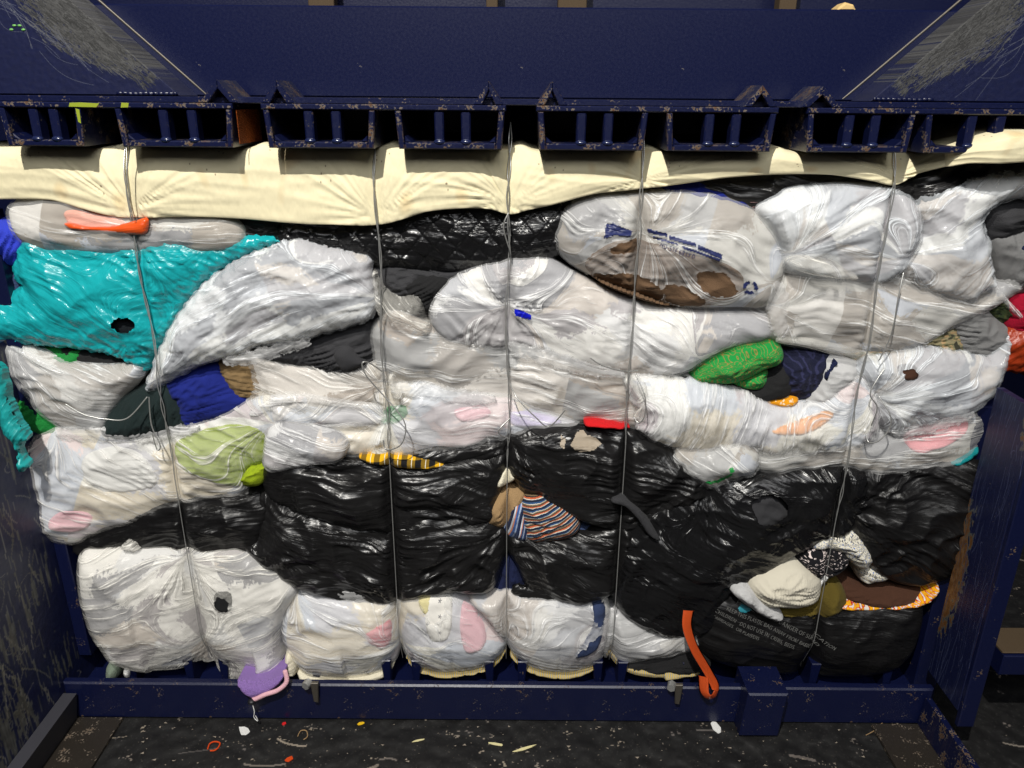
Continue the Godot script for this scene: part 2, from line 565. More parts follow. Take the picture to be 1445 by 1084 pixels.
func make_materials() -> void:
	n_a.seed = 5
	n_a.frequency = 1.0
	n_a.noise_type = FastNoiseLite.TYPE_SIMPLEX_SMOOTH
	n_a.fractal_type = FastNoiseLite.FRACTAL_NONE
	n_b.seed = 11
	n_b.frequency = 1.0
	n_b.noise_type = FastNoiseLite.TYPE_SIMPLEX_SMOOTH
	n_b.fractal_type = FastNoiseLite.FRACTAL_NONE
	var rn := FastNoiseLite.new()
	rn.seed = 3
	rn.frequency = 0.020
	rn.fractal_type = FastNoiseLite.FRACTAL_RIDGED
	rn.fractal_octaves = 4
	rn.fractal_gain = 0.55
	var ri := rn.get_seamless_image(512, 512)
	var calm := grain(512, 19, 0.007, FastNoiseLite.TYPE_SIMPLEX_SMOOTH, 2)
	for y in 512:
		for x in 512:
			var r := ri.get_pixel(x, y).r * lerpf(0.22, 1.0, smoothstep(0.38, 0.70, calm.get_pixel(x, y).r))
			ri.set_pixel(x, y, Color(r, r, r))
	mats.ridges = ri.duplicate()
	ri.convert(Image.FORMAT_RGBA8)
	ri.bump_map_to_normal_map(9.0)
	mats.film_bumps = ImageTexture.create_from_image(ri)
	n_c.seed = 17
	n_c.frequency = 1.0
	n_c.noise_type = FastNoiseLite.TYPE_CELLULAR
	n_c.fractal_type = FastNoiseLite.FRACTAL_NONE
	n_c.cellular_distance_function = FastNoiseLite.DISTANCE_EUCLIDEAN
	n_c.cellular_return_type = FastNoiseLite.RETURN_DISTANCE2_SUB
	n_c.cellular_jitter = 1.0
	mats.weave_bumps = bumps(256, 8, 0.16, 5.0, 3)
	streaked("white", Color(0.95, 0.95, 0.95), 0.19, 0.24, 0.96)
	streaked("white_warm", Color(0.95, 0.94, 0.91), 0.20, 0.24, 0.96)
	streaked("white_cool", Color(0.93, 0.95, 0.97), 0.18, 0.30, 0.97)
	streaked("milky", Color(0.93, 0.93, 0.925), 0.20, 0.22, 0.93)
	streaked("milky_warm", Color(0.92, 0.91, 0.89), 0.20, 0.24, 0.93)
	streaked("milky_thick", Color(0.93, 0.93, 0.93), 0.20, 0.30, 0.95)
	streaked("clear", Color(0.92, 0.92, 0.91), 0.24, 0.12, 0.7)
	film("teal", Color(0.10, 0.62, 0.645), 0.22, 1.0, 0.55)
	film("teal_dull", Color(0.12, 0.60, 0.60), 0.36)
	film("black", Color(0.10, 0.098, 0.10), 0.30, 1.0, 0.6, 0.45)
	film("black_matt", Color(0.075, 0.073, 0.076), 0.39, 1.0, 0.55, 0.42)
	film("black_gloss", Color(0.08, 0.08, 0.085), 0.26, 1.0, 0.6, 0.45)
	film("orange_film", Color(0.84, 0.32, 0.12), 0.3, 1.0, 0.3)
	film("orange_thick", Color(0.74, 0.29, 0.12), 0.35, 1.0, 0.25)
	film("orange_dull", Color(0.60, 0.20, 0.07), 0.4, 1.0, 0.5)
	film("red_film", Color(0.9, 0.08, 0.08), 0.35, 1.0, 0.3)
	film("ink_blue", Color(0.15, 0.18, 0.36), 0.45, 1.0, 0.2)
	film("ink_white", Color(0.44, 0.44, 0.43), 0.6, 1.0, 0.0)
	film("ink_green", Color(0.12, 0.55, 0.25), 0.5, 1.0, 0.0)
	film("ink_black", Color(0.08, 0.08, 0.10), 0.5, 1.0, 0.0)
	film("ink_teal", Color(0.16, 0.50, 0.56), 0.5, 1.0, 0.0)
	film("tape_blue", Color(0.06, 0.10, 0.75), 0.4, 1.0, 0.0)
	for c in [["c_white", Color(0.88, 0.88, 0.87)], ["c_cream", Color(0.88, 0.85, 0.76)], ["c_grey", Color(0.60, 0.60, 0.60)], ["c_light_grey", Color(0.74, 0.74, 0.74)], ["c_mid_grey", Color(0.45, 0.45, 0.45)], ["c_taupe", Color(0.55, 0.49, 0.44)],
		["c_tan", Color(0.60, 0.49, 0.35)], ["c_khaki", Color(0.50, 0.41, 0.28)], ["c_brown", Color(0.40, 0.31, 0.23)], ["c_dark_brown", Color(0.27, 0.17, 0.12)], ["c_black", Color(0.115, 0.115, 0.12)], ["c_ink", Color(0.08, 0.10, 0.12)],
		["c_forest", Color(0.10, 0.15, 0.15)], ["c_charcoal", Color(0.21, 0.21, 0.22)], ["c_navy", Color(0.09, 0.12, 0.25)], ["c_royal", Color(0.09, 0.14, 0.46)], ["c_blue", Color(0.18, 0.24, 0.72)], ["c_denim", Color(0.20, 0.25, 0.38)],
		["c_green", Color(0.10, 0.52, 0.22)], ["c_lime", Color(0.58, 0.66, 0.11)], ["c_pink", Color(0.88, 0.55, 0.58)], ["c_rose", Color(0.90, 0.70, 0.74)], ["c_peach", Color(0.88, 0.62, 0.54)], ["c_lavender", Color(0.80, 0.76, 0.90)], ["c_magenta", Color(0.85, 0.05, 0.45)],
		["c_teal", Color(0.04, 0.50, 0.52)], ["c_crimson", Color(0.60, 0.03, 0.16)], ["c_orange", Color(0.78, 0.26, 0.06)], ["c_amber", Color(0.93, 0.62, 0.25)], ["c_yellow", Color(0.90, 0.72, 0.10)], ["c_olive", Color(0.34, 0.29, 0.10)], ["c_purple", Color(0.60, 0.42, 0.78)],
		["c_sage", Color(0.45, 0.50, 0.44)], ["c_sky", Color(0.22, 0.45, 0.75)], ["c_pale_blue", Color(0.80, 0.84, 0.92)], ["c_straw", Color(0.86, 0.82, 0.62)], ["c_dusk", Color(0.52, 0.42, 0.42)], ["c_red", Color(0.80, 0.10, 0.12)]]:
		cloth(c[0], c[1])
	printed("canvas", 0.5, 384, func(u, v):
		var c := Color(0.895, 0.855, 0.715)
		var n := n_b.get_noise_2d(u * 9.0, v * 9.0)
		var f := n_b.get_noise_2d(u * 130.0, v * 130.0)
		if n > 0.62: c = c.lerp(Color(0.82, 0.70, 0.50), (n - 0.62) * 1.6)
		if f > 0.84 and n_a.get_noise_2d(u * 10.0, v * 10.0) > 0.5: c = Color(0.45, 0.38, 0.30)
		return c)
	mats.canvas.normal_scale = 0.05
	mats.canvas.rim_enabled = false
	cloth("canvas_back", Color(0.84, 0.76, 0.56), 0.0, 0.3)
	cloth("purple_fleece", Color(0.54, 0.42, 0.68), 0.5, 1.4)
	cloth("fleece", Color(0.10, 0.52, 0.22), 0.6, 1.6)
	cloth("bouclee", Color(0.85, 0.82, 0.74), 0.4, 2.2)
	printed("p_stripes", 0.060, 192, func(u, v):
		var t := fposmod(v * 5.0 + 0.05 * sin(u * TAU), 1.0)
		if t < 0.16: return Color(0.10, 0.16, 0.26)
		if t < 0.26: return Color(0.80, 0.78, 0.72)
		if t < 0.42: return Color(0.72, 0.36, 0.22)
		if t < 0.50: return Color(0.12, 0.12, 0.14)
		if t < 0.66: return Color(0.45, 0.38, 0.28)
		if t < 0.74: return Color(0.82, 0.80, 0.74)
		if t < 0.92: return Color(0.17, 0.30, 0.46)
		return Color(0.10, 0.10, 0.12))
	printed("p_blue_stripes", 0.050, 192, func(u, v):
		var t := fposmod(v * 3.0, 1.0)
		if t < 0.2: return Color(0.12, 0.18, 0.32)
		if t < 0.38: return Color(0.66, 0.72, 0.82)
		if t < 0.6: return Color(0.22, 0.34, 0.56)
		if t < 0.7: return Color(0.80, 0.52, 0.40)
		if t < 0.85: return Color(0.78, 0.80, 0.84)
		return Color(0.08, 0.12, 0.24))
	printed("p_plaid", 0.045, 160, func(u, v):
		var a := 1.0 if fposmod(u * 2.0, 1.0) < 0.42 else 0.0
		var b := 1.0 if fposmod(v * 2.0, 1.0) < 0.42 else 0.0
		var c := Color(0.90, 0.68, 0.08).lerp(Color(0.07, 0.07, 0.08), (a + b) * 0.5)
		if fposmod(u * 2.0 + 0.28, 1.0) < 0.05 or fposmod(v * 2.0 + 0.28, 1.0) < 0.05: c = Color(0.85, 0.84, 0.80)
		return c)
	var camo := func(u, v):
		var a := wrapped(n_a, u, v, 1.1)
		var b := wrapped(n_a, u + 0.37, v + 0.21, 1.5)
		if a > 0.28: return Color(0.20, 0.20, 0.16)
		if b > 0.2: return Color(0.38, 0.38, 0.27)
		if a < -0.3: return Color(0.62, 0.52, 0.38)
		return Color(0.50, 0.47, 0.36)
	printed("p_camo", 0.11, 160, camo)
	printed("p_dark_camo", 0.07, 160, func(u, v):
		var c: Color = camo.call(u, v)
		return Color(c.r * 0.42, c.g * 0.55, c.b * 0.42))
	printed("p_croc", 0.075, 192, func(u, v):
		var w := absf(wrapped(n_a, u, v, 1.5))
		var n := n_b.get_noise_2d(u * 90.0, v * 90.0)
		if w < 0.16 + n * 0.14: return Color(0.56, 0.48, 0.24)
		if n > 0.55: return Color(0.30, 0.50, 0.22)
		return Color(0.07, 0.55, 0.24))
	printed("p_floral", 0.07, 192, func(u, v):
		var f := wrapped(n_a, u, v, 2.3)
		var g := wrapped(n_b, u, v, 5.0)
		if f > 0.42 and g > -0.15: return Color(0.34, 0.44, 0.68)
		if g > 0.48: return Color(0.30, 0.30, 0.32)
		return Color(0.86, 0.84, 0.78))
	printed("p_black_floral", 0.08, 192, func(u, v):
		var f := wrapped(n_a, u + 0.2, v, 1.9)
		var g := wrapped(n_b, u, v, 6.0)
		if f > 0.40 and g > -0.2: return Color(0.88, 0.82, 0.80)
		return Color(0.06, 0.06, 0.08))
	printed("p_stars", 0.045, 192, func(u, v):
		var p := Vector2(fposmod(u * 2.0, 1.0) - 0.5, fposmod(v * 2.0 + (0.5 if fposmod(u, 1.0) < 0.5 else 0.0), 1.0) - 0.5)
		var r := p.length()
		var w := 0.10 + 0.08 * cos(atan2(p.y, p.x) * 5.0)
		return Color(0.35, 0.35, 0.38) if r < w * 0.8 else Color(0.90, 0.89, 0.86))
	printed("p_waves", 0.12, 192, func(u, v):
		var d := Vector2(u - 0.5, v - 0.5).length() + 0.04 * wrapped(n_a, u, v, 1.0)
		return Color(0.17, 0.18, 0.30) if fposmod(d * 9.0, 1.0) < 0.3 else Color(0.09, 0.10, 0.19))
	printed("p_yellow_print", 0.05, 160, func(u, v):
		return Color(0.88, 0.80, 0.70) if wrapped(n_a, u, v, 1.8) > 0.35 else Color(0.88, 0.58, 0.06))
	printed("p_flame", 0.06, 160, func(u, v):
		var f := wrapped(n_a, u, v, 1.4)
		if f > 0.3: return Color(0.86, 0.84, 0.80)
		if f > 0.0: return Color(0.75, 0.14, 0.10)
		return Color(0.93, 0.66, 0.08))
	printed("p_braid", 0.020, 96, func(u, v):
		return Color(0.80, 0.66, 0.16) if fposmod(u * 6.0, 1.0) < 0.4 else Color(0.62, 0.61, 0.56))
	printed("p_ribs", 0.03, 96, func(u, v):
		return Color(0.80, 0.78, 0.71))
	# clothes packed together, as they show through thin film: patches of a few colours
	packed("packed_pale", 51, [Color(0.90, 0.90, 0.89), Color(0.86, 0.82, 0.74), Color(0.78, 0.78, 0.80), Color(0.74, 0.70, 0.72), Color(0.88, 0.81, 0.81), Color(0.78, 0.80, 0.84), Color(0.90, 0.89, 0.84)])
	packed("packed_grey", 52, [Color(0.62, 0.62, 0.62), Color(0.72, 0.71, 0.69), Color(0.52, 0.52, 0.53), Color(0.80, 0.79, 0.77), Color(0.60, 0.57, 0.53), Color(0.68, 0.70, 0.74)])
	packed("packed_beige", 53, [Color(0.60, 0.55, 0.50), Color(0.70, 0.67, 0.62), Color(0.56, 0.53, 0.50), Color(0.80, 0.78, 0.75), Color(0.64, 0.61, 0.55), Color(0.53, 0.53, 0.53)])
	packed("packed_white", 54, [Color(0.84, 0.84, 0.84), Color(0.68, 0.69, 0.71), Color(0.89, 0.88, 0.86), Color(0.54, 0.54, 0.56), Color(0.76, 0.72, 0.68), Color(0.64, 0.62, 0.63)])
	# painted steel: navy paint with chips down to primer, rust and bare metal
	paint("navy", 21, 0.72, 0.86, Color(0.046, 0.069, 0.195))
	paint("navy_chipped", 22, 0.34, 0.56, Color(0.046, 0.069, 0.195))
	paint("navy_dark", 23, 0.68, 0.8, Color(0.046, 0.069, 0.195))
	var steel := plain(Color(0.70, 0.70, 0.69), 0.30)
	steel.metallic = 0.65
	mats.wire = steel
	var dull := plain(Color(0.36, 0.34, 0.31), 0.5)
	dull.metallic = 0.6
	mats.dull_steel = dull
	mats.dark = plain(Color(0.05, 0.05, 0.055), 0.85, 0.3)
	paint("interior", 29, 0.9, 1.2, Color(0.046, 0.069, 0.195))
	mats.kerb_paint = plain(Color(0.20, 0.20, 0.225), 0.6)
	mats.wood = plain(Color(0.30, 0.25, 0.19), 0.8, 0.3)
	mats.foam = plain(Color(0.80, 0.68, 0.46), 0.9, 0.3)
	film("smear", Color(0.62, 0.57, 0.50), 0.6, 1.0, 0.6)
	mats.crumb = plain(Color(0.55, 0.51, 0.46), 0.9, 0.3)
	paint("dusty", 25, 0.5, 0.9, Color(0.16, 0.145, 0.13))
	paint("rusty", 26, -0.15, 0.0, Color(0.06, 0.08, 0.2))
	paint("platen_face", 27, 0.95, 1.2, Color(0.046, 0.069, 0.195))
	mats.platen_face.metallic_specular = 0.4
	mats.platen_face.normal_enabled = false
	mats.rust = plain(Color(0.50, 0.24, 0.07), 0.9, 0.3)
	mats.rust.normal_enabled = true
	mats.rust.normal_texture = mats.weave_bumps
	mats.rust.uv1_scale = Vector3(9, 9, 1)
	mats.lime_paint = plain(Color(0.55, 0.60, 0.16), 0.5)
	mats.weld = plain(Color(0.10, 0.13, 0.26), 0.22, 0.6)
	mats.green_blob = plain(Color(0.42, 0.66, 0.34), 0.5)

func paint(called: String, seed_: int, chip_at: float, rust_at: float, base: Color) -> void:
	var px := 512
	var big := grain(px, seed_, 0.012, FastNoiseLite.TYPE_SIMPLEX_SMOOTH, 5)
	var fine := grain(px, seed_ + 50, 0.09, FastNoiseLite.TYPE_SIMPLEX_SMOOTH, 3)
	var im := Image.create(px, px, false, Image.FORMAT_RGBA8)
	var ro := Image.create(px, px, false, Image.FORMAT_RGBA8)
	for y in px:
		for x in px:
			var a := big.get_pixel(x, y).r * 2.0 - 1.0
			var b := fine.get_pixel(x, y).r * 2.0 - 1.0
			var c := base.lerp(Color(base.r * 1.5, base.g * 1.4, base.b * 1.25), clampf(0.4 + 0.6 * b, 0.0, 1.0) * 0.16)
			var r := 0.34 + 0.05 * b
			var t := a * 0.75 + b * 0.55
			if t > chip_at:
				c = Color(0.36, 0.31, 0.26).lerp(Color(0.45, 0.42, 0.38), clampf(b, 0.0, 1.0))
				r = 0.65
				if t > rust_at:
					c = Color(0.30, 0.19, 0.11)
					r = 0.9
			elif b > 0.80:
				c = c.lerp(Color(0.30, 0.31, 0.36), 0.3)
			im.set_pixel(x, y, c)
			ro.set_pixel(x, y, Color(r, r, r))
	var m := StandardMaterial3D.new()
	m.albedo_texture = ImageTexture.create_from_image(im)
	m.roughness_texture = ImageTexture.create_from_image(ro)
	m.roughness = 1.0
	m.uv1_triplanar = true
	m.uv1_world_triplanar = true
	m.uv1_scale = Vector3(4.3, 4.3, 4.3)
	m.normal_enabled = true
	m.normal_texture = mats.weave_bumps
	m.normal_scale = 0.02
	m.resource_name = called
	mats[called] = m

func stroke(im: Image, a: Vector2, b: Vector2, bend: float, color: Color, wide := 1) -> void:
	var steps := int(a.distance_to(b)) + 1
	var n := (b - a).orthogonal().normalized()
	for k in steps:
		var t := float(k) / steps
		var p := a.lerp(b, t) + n * bend * sin(t * PI)
		im.fill_rect(Rect2i(int(p.x), int(p.y), wide, wide), color)

# Paint scuffed to grey metal: strokes drawn into a picture that is stretched over one plate.
func scuffed(called: String, px: Vector2i, base: Color, draw: Callable) -> void:
	var im := Image.create(px.x, px.y, false, Image.FORMAT_RGBA8)
	var n := grain(256, 71, 0.05)
	for y in px.y:
		for x in px.x:
			var g := n.get_pixel(x % 256, y % 256).r
			im.set_pixel(x, y, base.lerp(Color(base.r * 1.6, base.g * 1.5, base.b * 1.35), g * 0.5))
	draw.call(im)
	var m := plain(Color.WHITE, 0.45)
	m.albedo_texture = ImageTexture.create_from_image(im)
	m.normal_enabled = true
	m.normal_texture = mats.weave_bumps
	m.normal_scale = 0.04
	m.resource_name = called
	mats[called] = m

# A flat plate facing the front with a picture stretched over its bounds.
func plate_uv(mesh: ArrayMesh, lo: Vector2, hi: Vector2, axes := "xy") -> ArrayMesh:
	var a := mesh.surface_get_arrays(0)
	var v: PackedVector3Array = a[Mesh.ARRAY_VERTEX]
	var uv := PackedVector2Array()
	for p in v:
		var q := Vector2(p.x, p.y) if axes == "xy" else (Vector2(p.z, p.y) if axes == "zy" else Vector2(p.x, p.z))
		uv.append(Vector2((q.x - lo.x) / (hi.x - lo.x), (hi.y - q.y) / (hi.y - lo.y)))
	a[Mesh.ARRAY_TEX_UV] = uv
	var m := ArrayMesh.new()
	m.add_surface_from_arrays(Mesh.PRIMITIVE_TRIANGLES, a)
	return m

func quad2(x0: float, y0: float, x1: float, y1: float) -> Array:
	return [Vector2(x0, y0), Vector2(x1, y0), Vector2(x1, y1), Vector2(x0, y1)]

# ---------------------------------------------------------------- scene
func _ready() -> void:
	var cam := Camera3D.new()
	cam.name = "camera"
	cam.fov = rad_to_deg(2.0 * atan(542.0 / 1086.0))
	cam.near = 0.02
	cam.far = 60.0
	add_child(cam)
	cam.transform = Transform3D(Basis(Vector3.RIGHT, deg_to_rad(-20.5)) * Basis(Vector3.BACK, deg_to_rad(0.45)), Vector3(0, 1.065, 1.155))
	cam.current = true
	var we := WorldEnvironment.new()
	we.name = "world_environment"
	var env := Environment.new()
	env.background_mode = Environment.BG_COLOR
	env.background_color = Color(0.16, 0.16, 0.16)
	env.background_energy_multiplier = 0.7
	env.tonemap_mode = Environment.TONE_MAPPER_LINEAR
	env.tonemap_exposure = 1.04
	env.sdfgi_enabled = true
	env.ssao_enabled = true
	env.ssil_enabled = true
	we.environment = env
	add_child(we)
	var lamp := SpotLight3D.new()
	lamp.name = "flood_lamp_beam"
	lamp.position = Vector3(-0.40, 2.85, 1.75)
	lamp.look_at_from_position(lamp.position, Vector3(-0.02, 0.55, 0.0))
	lamp.light_color = Color(1.0, 0.985, 0.955)
	lamp.light_energy = 9.4
	lamp.light_size = 0.022
	lamp.spot_angle = 40.0
	lamp.spot_angle_attenuation = 0.6
	lamp.spot_range = 14.0
	lamp.spot_attenuation = 2.0
	lamp.shadow_enabled = true
	add_child(lamp)
	var fill_area := AreaLight3D.new()  # broad soft fill, added to lift the shaded sides; no known lamp
	fill_area.name = "fill_light"
	fill_area.area_size = Vector2(2.6, 1.2)
	fill_area.light_color = Color(0.97, 0.98, 1.0)
	fill_area.light_energy = 3.3
	fill_area.area_range = 20.0
	fill_area.shadow_enabled = true
	add_child(fill_area)
	fill_area.look_at_from_position(Vector3(0.35, 2.9, 2.9), Vector3(0.0, 0.5, 0.0))

	make_materials()
	build_lamps(lamp, fill_area)
	build_structure()
	build_cloth()
	for d in ITEMS:
		build_item(d)
	build_wires()
	build_details()

# Fittings for the flood lamp and for the added, unseen fill light, above and behind where one stands to look at the bale.
func build_lamps(lamp: SpotLight3D, fill_area: AreaLight3D) -> void:
	var glow := plain(Color(0.9, 0.9, 0.88), 0.4)
	glow.emission_enabled = true
	glow.emission = Color(1.0, 0.985, 0.955)
	glow.emission_energy_multiplier = 1.5
	for q in [[lamp, "flood_lamp", "black flood lamp on the wall aimed at the bale", 0.11, 0.08], [fill_area, "added_fill_panel", "long white fill panel added unseen above the floor", 1.3, 0.6]]:
		var t := thing(q[1], q[2], "lamp")
		t.transform = q[0].global_transform
		put("housing", box_mesh(Vector3(-q[3] - 0.02, -q[4] - 0.02, 0.045), Vector3(q[3] + 0.02, q[4] + 0.02, 0.11)), mats.kerb_paint, t)
		put("lamp_lens", box_mesh(Vector3(-q[3], -q[4], 0.03), Vector3(q[3], q[4], 0.044)), glow, t)

func build_structure() -> void:
	# floor: black plate with pale flecks and scrapes
	var px := 1024
	var fl := Image.create(px, px, false, Image.FORMAT_RGBA8)
	var n := grain(512, 4, 0.03)
	var n2 := grain(512, 41, 0.2)
	for y in px:
		for x in px:
			var g := n.get_pixel(x % 512, y % 512).r
			var h := n2.get_pixel((x * 2) % 512, (y * 2) % 512).r
			var c := Color(0.06, 0.058, 0.06).lerp(Color(0.085, 0.083, 0.083), clampf(g * 1.5 - 0.4, 0.0, 1.0))
			if h > 0.80:
				c = c.lerp(Color(0.30, 0.29, 0.28), 0.5)
			fl.set_pixel(x, y, c)
	var rng := RandomNumberGenerator.new()
	rng.seed = 4
	for k in 1500:
		var p := Vector2(rng.randf() * px, rng.randf() * px)
		var pale := Color(0.62, 0.57, 0.50).lerp(Color(0.35, 0.33, 0.32), rng.randf())
		var size := rng.randf()
		if size > 0.90:
			var ang := rng.randfn(0.0, 0.25)
			stroke(fl, p, p + Vector2(cos(ang), sin(ang)) * rng.randf_range(8, 46), rng.randf_range(-3, 3), pale, 1 + int(rng.randf() * 3.0))
		else:
			for j in 1 + int(size * 7.0):
				var o := Vector2(rng.randfn(0, 2.2), rng.randfn(0, 1.6)) * (0.5 + size)
				fl.fill_rect(Rect2i(int(p.x + o.x), int(p.y + o.y), 1 + int(rng.randf() * 3.2 * size), 1 + int(rng.randf() * 2.6 * size)), pale)
	for sc in [[500, 600, 560, 604, 6], [566, 604, 590, 603, 7], [440, 590, 470, 586, 3], [400, 596, 430, 598, 3], [470, 625, 520, 620, 2]]:
		for j in sc[4]:
			stroke(fl, Vector2(sc[0] + j * 3, sc[1] + rng.randfn(0, 2.5)), Vector2(sc[2] - j * 2, sc[3] + rng.randfn(0, 2.5)), rng.randf_range(-3, 3), Color(0.66, 0.58, 0.50), 2)
	var fm := plain(Color.WHITE, 0.62)
	fm.albedo_texture = ImageTexture.create_from_image(fl)
	fm.normal_enabled = true
	fm.normal_texture = mats.weave_bumps
	fm.normal_scale = 0.2
	var fmesh := box_mesh(Vector3(-1.6, -0.02, -0.9), Vector3(1.6, 0.0, 1.9), 0.0)
	structure("floor", plate_uv(fmesh, Vector2(-1.0, -1.0), Vector2(1.0, 1.0), "xz"), fm)
	structure("chamber_back_wall", box_mesh(Vector3(-2.6, 0.0, -0.95), Vector3(2.6, 3.2, -0.9)), mats.interior)

	# the baler's frame
	var press := thing("baler_frame", "navy steel baler frame holding the bale from below and both sides", "baler")
	scuffed("wall_scuffs", Vector2i(256, 512), Color(0.046, 0.069, 0.195), func(im: Image):
		var r := RandomNumberGenerator.new()
		r.seed = 9
		var peel := FastNoiseLite.new()
		peel.seed = 5
		peel.frequency = 1.0
		peel.fractal_octaves = 5
		for y in 512:
			for x in 256:
				var pn := peel.get_noise_2d(x * 0.26, y * 0.010)
				var w := peel.get_noise_2d(x * 0.012 + 40.0, y * 0.008)
				var reach := 0.50 - absf(x / 256.0 - 0.46) * 1.5
				if pn + w * 0.5 + reach > 0.50:
					var g := 0.30 + 0.12 * peel.get_noise_2d(x * 0.6, y * 0.04)
					im.set_pixel(x, y, Color(g, g, g * 0.97))
		for k in 260:
			var x := 256.0 * clampf(r.randfn(0.42, 0.14), 0.02, 0.98)
			var y := 512.0 * r.randf()
			var g := r.randf_range(0.28, 0.46)
			stroke(im, Vector2(x, y), Vector2(x + r.randfn(0, 9), y + r.randf_range(10, 70)), r.randfn(0, 4), Color(g, g * 0.97, g * 0.88), 1))
	# side walls run forward from the bale's edges
	var lw := put("side_wall", plate_uv(box_mesh(Vector3(-0.84, 0.0, -0.85), Vector3(-0.797, 0.70, 0.62)), Vector2(-0.1, 0.0), Vector2(0.62, 0.75), "zy"), mats.wall_scuffs, press)
	put("side_wall", box_mesh(Vector3(0.757, 0.0, -0.85), Vector3(0.80, 0.60, 0.0)), mats.navy, press)
	put("wall_batten", box_mesh(Vector3(-0.797, 0.09, -0.03), Vector3(-0.775, 0.9, 0.0)), mats.navy_dark, press)
	put("bottom_beam", box_mesh(Vector3(-0.797, 0.002, 0.047), Vector3(0.757, 0.081, 0.06), 0.003), mats.navy_dark, press)
	put("chamber_floor", box_mesh(Vector3(-0.797, 0.0, -0.85), Vector3(0.757, 0.03, 0.046), 0.0), mats.interior, press)
	# channels on the chamber floor, with slots between them for the wires
	for c in [[-0.70, -0.59], [-0.53, -0.41], [-0.36, -0.225], [-0.175, -0.035], [0.02, 0.165], [0.205, 0.33], [0.56, 0.70]]:
		var top := 0.094
		put("channel_side", prism([Vector2(c[0] - 0.004, 0.031), Vector2(c[0] + 0.006, 0.031), Vector2(c[0] + 0.013, top), Vector2(c[0] - 0.006, top)], 0.012, 0.45), mats.navy, press)
		put("channel_side", prism([Vector2(c[1] - 0.006, 0.031), Vector2(c[1] + 0.004, 0.031), Vector2(c[1] + 0.006, top), Vector2(c[1] - 0.013, top)], 0.012, 0.45), mats.navy, press)
		put("channel_back", box_mesh(Vector3(c[0], 0.031, -0.09), Vector3(c[1], top, -0.08)), mats.wood, press)
	put("latch_block", prism([Vector2(0.408, 0.004), Vector2(0.478, 0.004), Vector2(0.484, 0.098), Vector2(0.414, 0.098)], 0.094, 0.07, 0.003), mats.navy_dark, press)
	# a steel angle that hangs beside the bale, rusty where the paint has gone
	scuffed("post_rust", Vector2i(256, 1024), Color(0.046, 0.069, 0.195), func(im: Image):
		var r := RandomNumberGenerator.new()
		r.seed = 12
		var rn := grain(256, 17, 0.03)
		for y in 1024:
			for x in 256:
				var g := rn.get_pixel(x, y % 256).r - 0.5
				for b in [[0.0, 690.0, 92.0, 200.0], [250.0, 180.0, 50.0, 90.0]]:
					var e := pow((x - b[0]) / b[2], 2.0) + pow((y - b[1]) / b[3], 2.0) + g * 1.4
					if e < 0.75:
						im.set_pixel(x, y, Color(0.36, 0.24, 0.13).lerp(Color(0.46, 0.34, 0.22), clampf(g * 2.0 + 0.5, 0.0, 1.0)))
					elif e < 1.0:
						im.set_pixel(x, y, Color(0.30, 0.30, 0.28))
		for k in 170:
			var p := Vector2(r.randf() * 256, r.randf() * 1024)
			stroke(im, p, p + Vector2(r.randfn(0, 14), r.randf_range(10, 160)), r.randfn(0, 5), Color(0.24, 0.27, 0.38), 1 + int(r.randf() * 1.5))
		for k in 120:
			var p := Vector2(r.randf() * 256, r.randf() * 1024)
			im.fill_rect(Rect2i(int(p.x), int(p.y), 1 + int(r.randf() * 2.5), 1 + int(r.randf() * 3)), Color(0.40, 0.38, 0.36)))
	var ang := put("angle_post", plate_uv(box_mesh(Vector3(0.757, 0.098, 0.03), Vector3(0.768, 0.645, 0.128), 0.001), Vector2(0.03, 0.1), Vector2(0.128, 0.75), "zy"), mats.post_rust, press)
	put("angle_flange", box_mesh(Vector3(0.7575, 0.072, 0.129), Vector3(0.785, 0.645, 0.138)), mats.navy, press)
	put("rail", box_mesh(Vector3(0.84, 0.14, 0.02), Vector3(1.1, 0.18, 0.09)), mats.navy, press)
	put("rail_top", box_mesh(Vector3(0.84, 0.181, 0.02), Vector3(1.1, 0.184, 0.085)), mats.wood, press)
	# kerbs on the floor in front of the frame
	put("kerb_upright", prism([Vector2(-0.797, 0.002), Vector2(-0.783, 0.002), Vector2(-0.772, 0.062), Vector2(-0.796, 0.062)], 0.60, 0.535, 0.002), mats.kerb_paint, press)
	put("kerb_foot", box_mesh(Vector3(-0.782, 0.001, 0.063), Vector3(-0.70, 0.006, 0.60)), mats.dusty, press)
	put("kerb_foot", prism([Vector2(0.655, 0.001), Vector2(0.755, 0.001), Vector2(0.755, 0.007), Vector2(0.655, 0.007)], 0.60, 0.535, 0.001), mats.dusty, press)
	put("kerb_upright", prism([Vector2(0.738, 0.008), Vector2(0.752, 0.008), Vector2(0.752, 0.066), Vector2(0.742, 0.066)], 0.60, 0.535, 0.002), mats.navy_chipped, press)
	for q in [[-0.345, 0.079], [0.299, 0.081]]:
		var t := thing("latch_lever", "steel bolt with a hanging lever on the beam under the %s" % ("cream cotton hem" if q[0] < 0 else "braided trim"), "latch", Vector3(q[0], q[1], 0.062))
		var st := SurfaceTool.new()
		st.begin(Mesh.PRIMITIVE_TRIANGLES)
		prism_into(st, [Vector2(-0.004, -0.028), Vector2(0.004, -0.030), Vector2(0.007, 0.014), Vector2(-0.007, 0.014)], 0.008, 0.006, 0.0012)
		put("lever", st.commit(), mats.dull_steel, t)
		var cyl := CylinderMesh.new()
		cyl.top_radius = 0.0075
		cyl.bottom_radius = 0.0085
		cyl.height = 0.012
		cyl.radial_segments = 6
		var b := put("bolt_head", cyl, mats.wire, t)
		b.rotation_degrees = Vector3(90, 0, 20)
		b.position = Vector3(-0.013, 0.010, 0.006)

